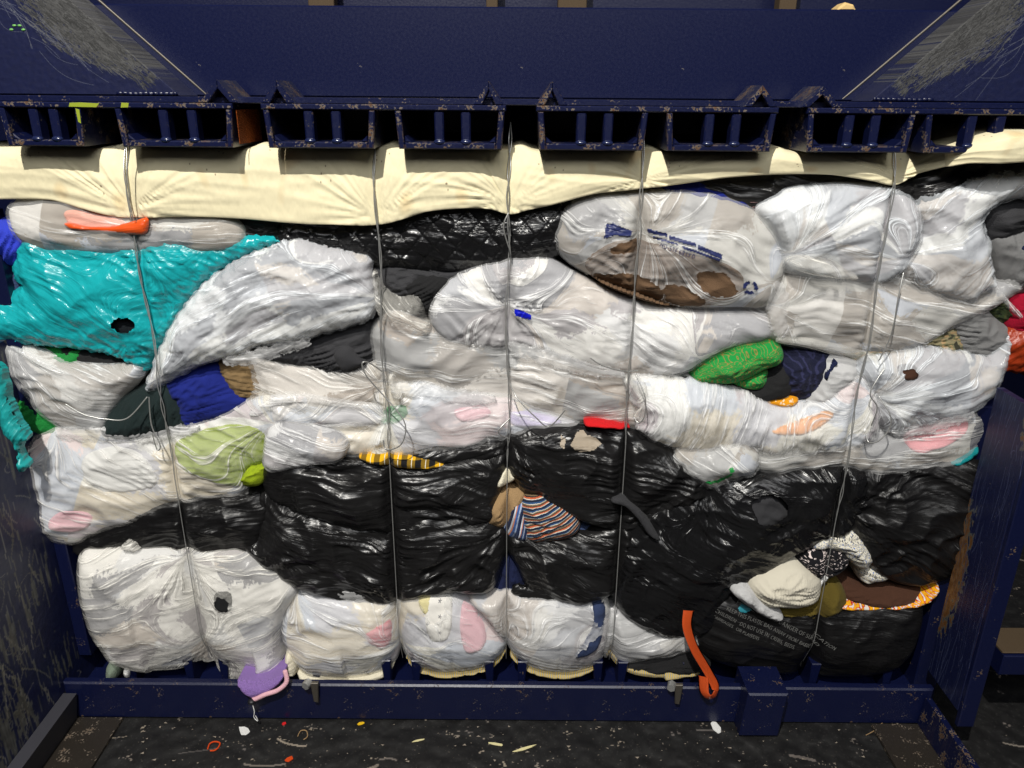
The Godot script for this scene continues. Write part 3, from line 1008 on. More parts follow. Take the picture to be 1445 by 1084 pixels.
	# the platen that presses down on the bale
	var plat := thing("platen", "navy steel press platen with gussets above the bale", "platen")
	put("beam", box_mesh(Vector3(-0.95, 1.062, -0.12), Vector3(0.95, 1.183, -0.045), 0.002), mats.platen_face, plat)
	put("deck", box_mesh(Vector3(-0.95, 1.0535, -0.60), Vector3(0.95, 1.0615, 0.035), 0.001), mats.navy_dark, plat)
	for s in [-1, 1]:
		var tip := -0.462 if s < 0 else 0.492
		var far := -0.95 if s < 0 else 0.95
		var slope := 0.91
		var rise := absf(far - tip) * slope
		var poly := [Vector2(far, 1.0625), Vector2(tip, 1.0625), Vector2(far, 1.0625 + rise)] if s < 0 else [Vector2(tip, 1.0625), Vector2(far, 1.0625), Vector2(far, 1.0625 + rise)]
		var called := "gusset_scuffs_a" if s < 0 else "gusset_scuffs_b"
		scuffed(called, Vector2i(768, 768), Color(0.046, 0.069, 0.195), func(im: Image):
			var r := RandomNumberGenerator.new()
			r.seed = 31 + s
			# the rubbed patch lies along the sloping edge
			for k in 5200:
				var t := clampf(r.randfn(0.76, 0.075), 0.58, 0.93)
				var off := absf(r.randfn(0.0, 0.055))
				if off > 0.15 - absf(t - 0.74) * 0.5: continue
				var x := t - off * 0.7
				var y := t + off * 0.7
				if s > 0: x = 1.0 - x
				var g := r.randf_range(0.17, 0.33)
				var p := Vector2(x, y) * 768.0
				var turn := 0.75 + r.randfn(0, 0.15)
				var dir := Vector2(cos(turn) * -s, sin(turn))
				stroke(im, p, p + dir * r.randf_range(3, 26), r.randfn(0, 1.5), Color(g, g, g), 1 + int(r.randf() * 1.6))
			for k in 34:
				var t := r.randf_range(0.45, 0.78)
				var p := Vector2(t - r.randf_range(0.02, 0.16), t + r.randf_range(0.06, 0.12))
				var q := p + Vector2(r.randf_range(0.04, 0.14), r.randf_range(0.05, 0.15))
				if s > 0:
					p.x = 1.0 - p.x
					q.x = 1.0 - q.x
				stroke(im, p * 768.0, q * 768.0, r.randfn(0, 12), Color(0.33, 0.34, 0.37), 1))
		var gm := prism(poly, 0.022, 0.0665, 0.0015)
		var g := put("gusset", plate_uv(gm, Vector2(minf(far, tip), 1.0625), Vector2(maxf(far, tip), 1.0625 + rise)), mats[called], plat)
		# weld beads where the gusset meets the deck and the beam
		var path := []
		var rng2 := RandomNumberGenerator.new()
		rng2.seed = 6
		for k in 40:
			path.append(Vector3(lerpf(tip - s * -0.002, tip + s * 0.085, k / 39.0), 1.0645 + rng2.randf() * 0.001, 0.0235 + 0.001 * sin(k * 1.9)))
		put("weld", tube(path, 0.0028, 6), mats.navy, plat)
		var wp := []
		for k in 24:
			wp.append(Vector3(tip + s * (0.0 + k * 0.017) - s * 0.012, 1.0645 + k * 0.017 * slope, -0.0455))
		put("weld", tube(wp, 0.002, 5), mats.dull_steel, plat)
	if true:
		var blob := SphereMesh.new()
		blob.radius = 0.0028
		blob.height = 0.003
		blob.radial_segments = 10
		blob.rings = 5
		for q in [[-0.676, 1.144], [-0.671, 1.149], [-0.664, 1.149], [-0.660, 1.144]]:
			var b := put("paint_blob", blob, mats.green_blob, plat)
			b.position = Vector3(q[0], q[1], 0.0222)
			b.scale = Vector3(1, 1, 0.5)
	# press fingers: open channels in pairs under the deck, with roof-shaped wire guides on their corners
	var pairs := [[-0.70, -0.588, -0.542, -0.383, -0.379, -1], [-0.341, -0.189, -0.162, -0.013, -0.374, 1], [0.032, 0.182, 0.207, 0.356, 0.0, 1], [0.399, 0.545, 0.560, 0.72, 0.43, -1]]
	var said := ["joined press channels under the gusset with green paint streaks", "joined press channels beside the rust smear, wire guide on both corners", "joined press channels between the two middle wire gaps", "joined press channels under the scuffed gusset with cream canvas touching"]
	for k in 4:
		var p: Array = pairs[k]
		var t := thing("press_finger", said[k], "press channel", Vector3.ZERO, "press fingers under the platen deck")
		var zf := 0.05
		var x0: float = p[0] - 0.002
		var x1: float = p[3] + 0.002
		if k == 0: x0 = -0.95
		if k == 3: x1 = 0.95
		put("top_bar", box_mesh(Vector3(x0, 1.046, -0.25), Vector3(x1, 1.0535, zf + 0.001), 0.0015), mats.navy_chipped, t)
		for c in [[p[0], p[1]], [p[2], p[3]]]:
			channel(t, c[0], c[1], zf)
		if k == 0:
			put("rust_patch", prism([Vector2(-0.3805, 1.0), Vector2(-0.3795, 1.0), Vector2(-0.3795, 1.045), Vector2(-0.3805, 1.045)], 0.040, 0.10, 0.0003), mats.rust, t)
			put("paint_mark", prism([Vector2(-0.602, 1.0475), Vector2(-0.565, 1.0470), Vector2(-0.560, 1.0520), Vector2(-0.585, 1.0530), Vector2(-0.600, 1.0525)], 0.0514, 0.0003, 0.0001), mats.lime_paint, t)
			put("paint_mark", prism([Vector2(-0.5935, 1.028), Vector2(-0.590, 1.026), Vector2(-0.589, 1.044), Vector2(-0.594, 1.0455)], 0.0504, 0.0003, 0.0001), mats.lime_paint, t)
			put("paint_mark", prism([Vector2(-0.532, 1.0468), Vector2(-0.522, 1.0472), Vector2(-0.520, 1.0528), Vector2(-0.530, 1.0532)], 0.0514, 0.0003, 0.0001), mats.lime_paint, t)
	for q in [[-0.425, -0.372, 1.083], [-0.3415, -0.296, 1.083], [-0.055, -0.014, 1.084], [0.030, 0.072, 1.084], [0.309, 0.356, 1.0815], [0.387, 0.441, 1.081]]:
		var mid: float = (q[0] + q[1]) * 0.5
		var t := thing("wire_guide", GUIDES[names.get("wire_guide", -1) + 1], "bracket", Vector3.ZERO, "roof-shaped wire guides on the press fingers")
		var y0 := 1.0540
		var w := 0.0085
		put("slope", prism([Vector2(q[0], y0), Vector2(q[0] + w * 1.35, y0), Vector2(mid, q[2] - w * 1.3), Vector2(mid, q[2])], 0.0505, 0.075, 0.001), mats.navy_chipped, t)
		put("slope", prism([Vector2(q[1] - w * 1.35, y0), Vector2(q[1], y0), Vector2(mid + 0.0002, q[2]), Vector2(mid + 0.0002, q[2] - w * 1.3)], 0.0505, 0.075, 0.001), mats.navy_chipped, t)
	# what shows over the beam: the dark inside of the machine
	for q in [[-0.36, 0.045], [0.075, 0.05], [0.46, 0.03], [-0.05, 0.02]]:
		put("plank", box_mesh(Vector3(q[0], 1.15, -0.36), Vector3(q[0] + q[1], 2.0, -0.33)), mats.wood, plat)
	put("back_panel", box_mesh(Vector3(-0.95, 1.1, -0.42), Vector3(0.95, 2.1, -0.40)), mats.interior, plat)
	var fo := prism([Vector2(0.0, 0.0), Vector2(0.03, 0.0), Vector2(0.024, 0.009), Vector2(0.012, 0.012), Vector2(0.004, 0.006)], 0.02, 0.03, 0.003)
	var foam := put("foam_scrap", fo, mats.foam)
	foam.position = Vector3(0.462, 1.183, -0.09)
	tag(foam, "scrap of yellow foam lying on top of the platen beam", "foam scrap")

const GUIDES := ["roof-shaped wire guide on the channel corner beside the rust smear", "roof-shaped wire guide facing the rust smear across the gap", "roof-shaped wire guide above the wire with the cream stain beside it", "roof-shaped wire guide just across the gap over the central wire", "roof-shaped wire guide above the white bag with the gathered neck", "roof-shaped wire guide beside the scuffed gusset, bright blue slope"]

func channel(t: Node3D, x0: float, x1: float, zf: float) -> void:
	var yb := 0.996
	var yt := 1.0458
	var inl := 0.004
	var slant := 0.010
	put("channel_wall", prism([Vector2(x0 + inl, yb), Vector2(x0 + inl + 0.008, yb), Vector2(x0 + 0.008, yt), Vector2(x0 - 0.0, yt)], zf, 0.30), mats.navy_chipped, t)
	put("channel_wall", prism([Vector2(x1 - inl - 0.008, yb), Vector2(x1 - inl, yb), Vector2(x1, yt), Vector2(x1 - 0.008, yt)], zf, 0.30), mats.navy_chipped, t)
	put("channel_floor", box_mesh(Vector3(x0 + inl + 0.0082, yb, zf - 0.30), Vector3(x1 - inl - 0.0082, yb + 0.0085, zf - 0.0003)), mats.navy_chipped, t)
	put("channel_end", box_mesh(Vector3(x0 + inl + 0.009, yb + 0.009, zf - 0.29), Vector3(x1 - inl - 0.009, yt, zf - 0.28)), mats.navy, t)
	# corner fillets and two ribs with weld blobs
	put("fillet", prism([Vector2(x0 + inl + 0.008, yb + 0.0085), Vector2(x0 + inl + 0.018, yb + 0.0085), Vector2(x0 + inl + 0.0085, yb + 0.017)], zf - 0.001, 0.29), mats.navy, t)
	put("fillet", prism([Vector2(x1 - inl - 0.018, yb + 0.0085), Vector2(x1 - inl - 0.008, yb + 0.0085), Vector2(x1 - inl - 0.0085, yb + 0.017)], zf - 0.001, 0.29), mats.navy, t)
	for f in [0.40, 0.645]:
		var x := lerpf(x0, x1, f)
		var rib := put("rib", prism([Vector2(x - 0.0062, yb + 0.0085), Vector2(x + 0.0062, yb + 0.0085), Vector2(x + 0.0066, yt), Vector2(x - 0.0066, yt)], zf - 0.002, 0.02, 0.002), mats.navy, t)
		var blob := SphereMesh.new()
		blob.radius = 0.008
		blob.height = 0.010
		blob.radial_segments = 14
		blob.rings = 7
		var b := put("weld", blob, mats.weld, rib)
		b.position = Vector3(x, yb + 0.0095, zf - 0.003)
		b.scale = Vector3(1.0, 0.8, 0.7)

# The cream canvas that was laid over the top of the bale: hem at the front, wrapping back over the bale.
func build_cloth() -> void:
	var hem := to_poly(HEM)
	var cols := 760
	var rows := 90
	var v := PackedVector3Array()
	var uv := PackedVector2Array()
	var ix := PackedInt32Array()
	for i in cols + 1:
		var x := lerpf(-0.795, 0.757, float(i) / cols)
		var yb := hem[0].y
		for k in hem.size() - 1:
			if x >= hem[k].x and x <= hem[k + 1].x:
				var t := (x - hem[k].x) / maxf(1e-6, hem[k + 1].x - hem[k].x)
				yb = hem[k].cubic_interpolate(hem[k + 1], hem[maxi(k - 1, 0)], hem[mini(k + 2, hem.size() - 1)], t).y
		var yt := 0.9925 + 0.002 * n_a.get_noise_1d(x * 6.0)
		for g in [-0.56, -0.361, -0.175, 0.010, 0.195, 0.378, 0.552]:      # squeezed up into the gaps between the press fingers
			yt += 0.007 * exp(-pow((x - g) / 0.015, 2.0))
		
		yt += 0.036 * smoothstep(0.575, 0.68, x)
		for j in rows + 1:
			var t := float(j) / rows          # 0 hem, up the front, back over the top
			var y: float
			var z: float
			var arc := t * 1.9
			if arc < 1.0:
				var e := sin(arc * PI * 0.5)
				y = lerpf(yb, yt, e)
				z = 0.012 + 0.005 * sin(arc * PI) - 0.022 * pow(arc, 3.0)
			else:
				y = yt + 0.003 * sin((arc - 1.0) * 4.0)
				z = -0.010 - (arc - 1.0) * 0.28
			z += 0.062 * smoothstep(0.575, 0.66, x) * clampf(1.6 - arc, 0.0, 1.0)
			var q := Vector2(x, y)
			var front := clampf(1.3 - arc, 0.0, 1.0)
			z += front * 0.004 * n_a.get_noise_2d(x * 5.0 + 3.0, y * 6.0)
			z += front * 0.0008 * crease(n_b.get_noise_2d(x * 5.0 + y * 12.0, y * 30.0))
			# folds that run to the wires
			for wx in WIRE_X:
				var dx: float = x - wx
				var dy: float = y - (yb + 0.012)
				var rr := sqrt(dx * dx + dy * dy)
				if rr < 0.2 and rr > 1e-4:
					var nz := n_b.get_noise_3d(dx / rr * 4.6 + wx * 50.0, dy / rr * 4.6, rr * 2.0)
					z += front * 0.0042 * exp(-rr / 0.075) * minf(1.0, rr / 0.012) * crease(nz)
				if absf(dx) < 0.06:
					var top: float = wire_z(y) - 0.002 + 0.55 * maxf(0.0, absf(dx) - 0.001)
					var h := clampf(0.5 + 0.5 * (z - top) / 0.014, 0.0, 1.0)
					z = lerpf(z, top, h) - 0.014 * h * (1.0 - h)
			# the doubled hem fold over the white bags
			if x > 0.235:
				var fy := 0.986 - 0.028 * pow((x - 0.40) / 0.16, 2.0) + 0.012
				if x < 0.548:
					z += front * 0.004 * smoothstep(fy - 0.001, fy - 0.006, y) * smoothstep(0.235, 0.30, x)
			v.append(Vector3(x, y, z))
			uv.append(Vector2(x, arc * 0.07))
	for i in cols:
		for j in rows:
			var a := i * (rows + 1) + j
			var b := a + rows + 1
			ix.append_array([a, a + 1, b, b, a + 1, b + 1])
	# the hem's turned edge gives it thickness
	var base := v.size()
	for i in cols + 1:
		var p := v[i * (rows + 1)]
		v.append(p + Vector3(0, -0.0012, -0.002))
		uv.append(Vector2(p.x, -0.004))
		v.append(p + Vector3(0, 0.014, -0.012))
		uv.append(Vector2(p.x, -0.02))
	for i in cols:
		var a := i * (rows + 1)
		var b := a + rows + 1
		var c := base + i * 2
		ix.append_array([a, b, c, b, c + 2, c, c, c + 2, c + 1, c + 2, c + 3, c + 1])
	var o := put("canvas_sheet", smooth_mesh(v, uv, ix), mats.canvas)
	tag(o, "cream canvas sheet laid over the top of the bale, cinched by wires", "sheet")

func on_wire(x: float, y: float, lift := 0.0) -> Vector3:
	return Vector3(x, y, wire_z(y) + lift)

func build_wires() -> void:
	for k in 5:
		var x: float = WIRE_X[k]
		var t := thing("bale_wire", WIRE_SAID[k], "wire", Vector3(x, 0.09, 0.0), "steel baling wires round the bale")
		var y_split: float = [0.47, 0.50, 0.50, 0.53, 0.40][k]
		var base := Vector3(x, 0.09, 0.0)
		for strand in 2:
			var path := []
			var y1 := 1.03
			var y0 := 0.075 if strand == 0 else y_split
			var steps := int((y1 - y0) / 0.006)
			for j in steps + 1:
				var y := lerpf(y1, y0, float(j) / steps)
				var w := smoothstep(y_split - 0.01, y_split + 0.05, y)
				var loose := 1.0 + 1.6 * clampf(n_a.get_noise_2d(y * 6.0, x * 30.0 + k), 0.0, 1.0)
				var ph := y * 62.0 + 2.0 * n_a.get_noise_2d(y * 4.0, k * 9.0) + strand * PI
				var off := Vector2(cos(ph), sin(ph)) * 0.0012 * w * loose
				var sway := 0.0040 * n_a.get_noise_2d(y * 5.0, k * 13.0) * w
				path.append(on_wire(x + off.x + sway, y, 0.0028 + off.y * 0.8) - base)
			put("strand", tube(path, 0.00085, 7), mats.wire, t)
		for loop in WIRE_LOOPS[k]:
			var pts := []
			for j in range(0, loop.size(), 3):
				pts.append(Vector3(loop[j], loop[j + 1], loop[j + 2]) * 0.001 - base)
			put("tail", tube(curve(pts, 8), 0.001, 7), mats.wire, t)

const WIRE_SAID := ["twisted steel baling wire crossing the turquoise bag and orange handle", "twisted steel baling wire beside the crumpled white bag and black denim", "twisted steel baling wire crossing the quilted black bag and striped knit", "twisted steel baling wire crossing the torn bag with brown jacket", "twisted steel baling wire between the white bag pair and ending in warning print"]

func on_bag(id: String, x: float, y: float, lift := 0.0009) -> Vector3:
	return Vector3(x, y, height(shapes[id], Vector2(x, y)) + lift)

# Lettering printed on a bag: the letters are laid over the bag's own folds.
func print_on(id: String, text: String, at: Vector2, turn: float, tall: float, material: Material, called: String) -> void:
	var tm := TextMesh.new()
	var font := SystemFont.new()
	font.font_names = PackedStringArray(["Droid Sans"])
	tm.font = font
	tm.text = text
	tm.font_size = 32
	tm.pixel_size = tall / 24.0
	tm.depth = 0.0
	tm.curve_step = 1.0
	tm.horizontal_alignment = HORIZONTAL_ALIGNMENT_LEFT
	var a := tm.get_mesh_arrays()
	var v: PackedVector3Array = a[Mesh.ARRAY_VERTEX]
	var ix: PackedInt32Array = a[Mesh.ARRAY_INDEX]
	if v.is_empty():
		return
	var c := cos(turn)
	var s := sin(turn)
	var out := PackedVector3Array()
	var n := PackedVector3Array()
	var uv := PackedVector2Array()
	for p in v:
		var q := at + Vector2(p.x * c - p.y * s, p.x * s + p.y * c)
		out.append(on_bag(id, q.x, q.y, 0.0013))
		n.append(Vector3(0, 0, 1))
		uv.append(q)
	put(called, arrays_mesh(out, n, uv, ix), material, owners[id])

func print_shape(id: String, poly: Array, material: Material, called: String, lift := 0.0012) -> void:
	# a printed patch: small cells laid over the folds, cut to the outline
	var p := to_poly(poly)
	var lo := p[0]
	var hi := p[0]
	for q in p:
		lo = lo.min(q)
		hi = hi.max(q)
	var v := PackedVector3Array()
	var uv := PackedVector2Array()
	var ix := PackedInt32Array()
	var st := 0.0015
	for j in int((hi.y - lo.y) / st) + 1:
		for i in int((hi.x - lo.x) / st) + 1:
			var q := lo + Vector2(i, j) * st
			if not Geometry2D.is_point_in_polygon(q + Vector2(st, st) * 0.5, p):
				continue
			var o := v.size()
			for e in [Vector2(0, 0), Vector2(st, 0), Vector2(0, st), Vector2(st, st)]:
				v.append(on_bag(id, q.x + e.x, q.y + e.y, lift))
				uv.append(q + e)
			ix.append_array([o, o + 2, o + 1, o + 1, o + 2, o + 3])
	put(called, smooth_mesh(v, uv, ix), material, owners[id])

func build_details() -> void:
	for t in PRINTS:
		print_on(t[0], t[1], Vector2(t[2], t[3]) * 0.001, deg_to_rad(t[4]), t[5], mats[t[6]], "print")
	for t in PATCHES:
		print_shape(t[0], t[1], mats[t[2]], t[3])
	# orange strap hanging in a loop
	var pts := []
	for k in range(0, STRAP.size(), 3):
		pts.append(Vector3(STRAP[k], STRAP[k + 1], STRAP[k + 2]) * 0.001)
	var path := curve(pts, 10)
	var faces := []
	for k in path.size():
		var t := float(k) / path.size()
		faces.append(Vector3(0.5 * sin(t * 5.0), 0.25 * cos(t * 4.0), 1.0 - 0.55 * sin(t * PI)))
	var strap := put("strap_loop", ribbon(path, faces, 0.019, 0.0022), mats.orange_thick)
	tag(strap, "orange strap hanging in a loop below the huge black bag", "strap")
	# pink piped edge on the purple hood, with a black toggle and cord
	var hood: Node3D = owners.hood
	var rim_path := []
	for k in range(0, HOOD_EDGE.size(), 3):
		rim_path.append(Vector3(HOOD_EDGE[k], HOOD_EDGE[k + 1], HOOD_EDGE[k + 2]) * 0.001)
	put("piping", tube(curve(rim_path, 8), 0.0042, 9), mats.c_rose, hood)
	var tog := SphereMesh.new()
	tog.radius = 0.007
	tog.height = 0.010
	var tg := put("toggle", tog, mats.ink_black, hood)
	tg.position = Vector3(HOOD_EDGE[-3], HOOD_EDGE[-2], HOOD_EDGE[-1]) * 0.001 + Vector3(0.0, 0.0, 0.004)
	var cord := [tg.position, tg.position + Vector3(0.004, -0.018, 0.004), tg.position + Vector3(0.001, -0.034, 0.002), tg.position + Vector3(0.008, -0.040, 0.004), tg.position + Vector3(0.006, -0.026, 0.006)]
	put("cord", tube(curve(cord, 6), 0.0009, 6), mats.c_white, hood)
	# litter on the floor
	var rng := RandomNumberGenerator.new()
	rng.seed = 77
	for d in LITTER:
		var poly := []
		var m := 7
		for k in m:
			var a := TAU * k / m
			var rr: float = rng.randf_range(0.65, 1.15)
			poly.append(Vector2(cos(a) * d[3] * rr, sin(a) * d[4] * rr))
		var o := put(d[0], prism(poly, 0.0018, 0.0015, 0.0004), mats[d[5]])
		o.position = Vector3(d[1] * 0.001, d[7] if d.size() > 8 else 0.0005, d[2] * 0.001)
		o.rotation = Vector3(-PI / 2, 0, d[6])
		o.rotate_y(d[6])
		tag(o, d[-1], "scrap")
	for d in THREADS:
		var pp := []
		for k in range(0, d[1].size(), 3):
			pp.append(Vector3(d[1][k], d[1][k + 1], d[1][k + 2]) * 0.001)
		var o := put(d[0], tube(curve(pp, 6), d[2], 6), mats[d[3]])
		tag(o, d[4], "string")
	var bits := SurfaceTool.new()
	bits.begin(Mesh.PRIMITIVE_TRIANGLES)
	for k in 1100:
		var p := Vector3(rng.randf_range(-0.66, 0.62), 0.0006, rng.randf_range(0.07, 0.34))
		var r := 0.0005 + 0.0024 * pow(rng.randf(), 4.0)
		var a := rng.randf() * TAU
		var b := a + rng.randf_range(1.2, 2.6)
		var c := b + rng.randf_range(1.2, 2.2)
		bits.set_normal(Vector3.UP)
		for e in [a, b, c]:
			bits.set_uv(Vector2(p.x, p.z))
			bits.set_normal(Vector3.UP)
			bits.add_vertex(p + Vector3(cos(e) * r * 1.6, 0.0004 + rng.randf() * 0.0008, sin(e) * r))
	var crumbs := put("debris", bits.commit(), mats.crumb)
	crumbs.set_meta("kind", "stuff")
	crumbs.set_meta("label", "pale crumbs and lint scattered over the black floor")
	crumbs.set_meta("category", "debris")

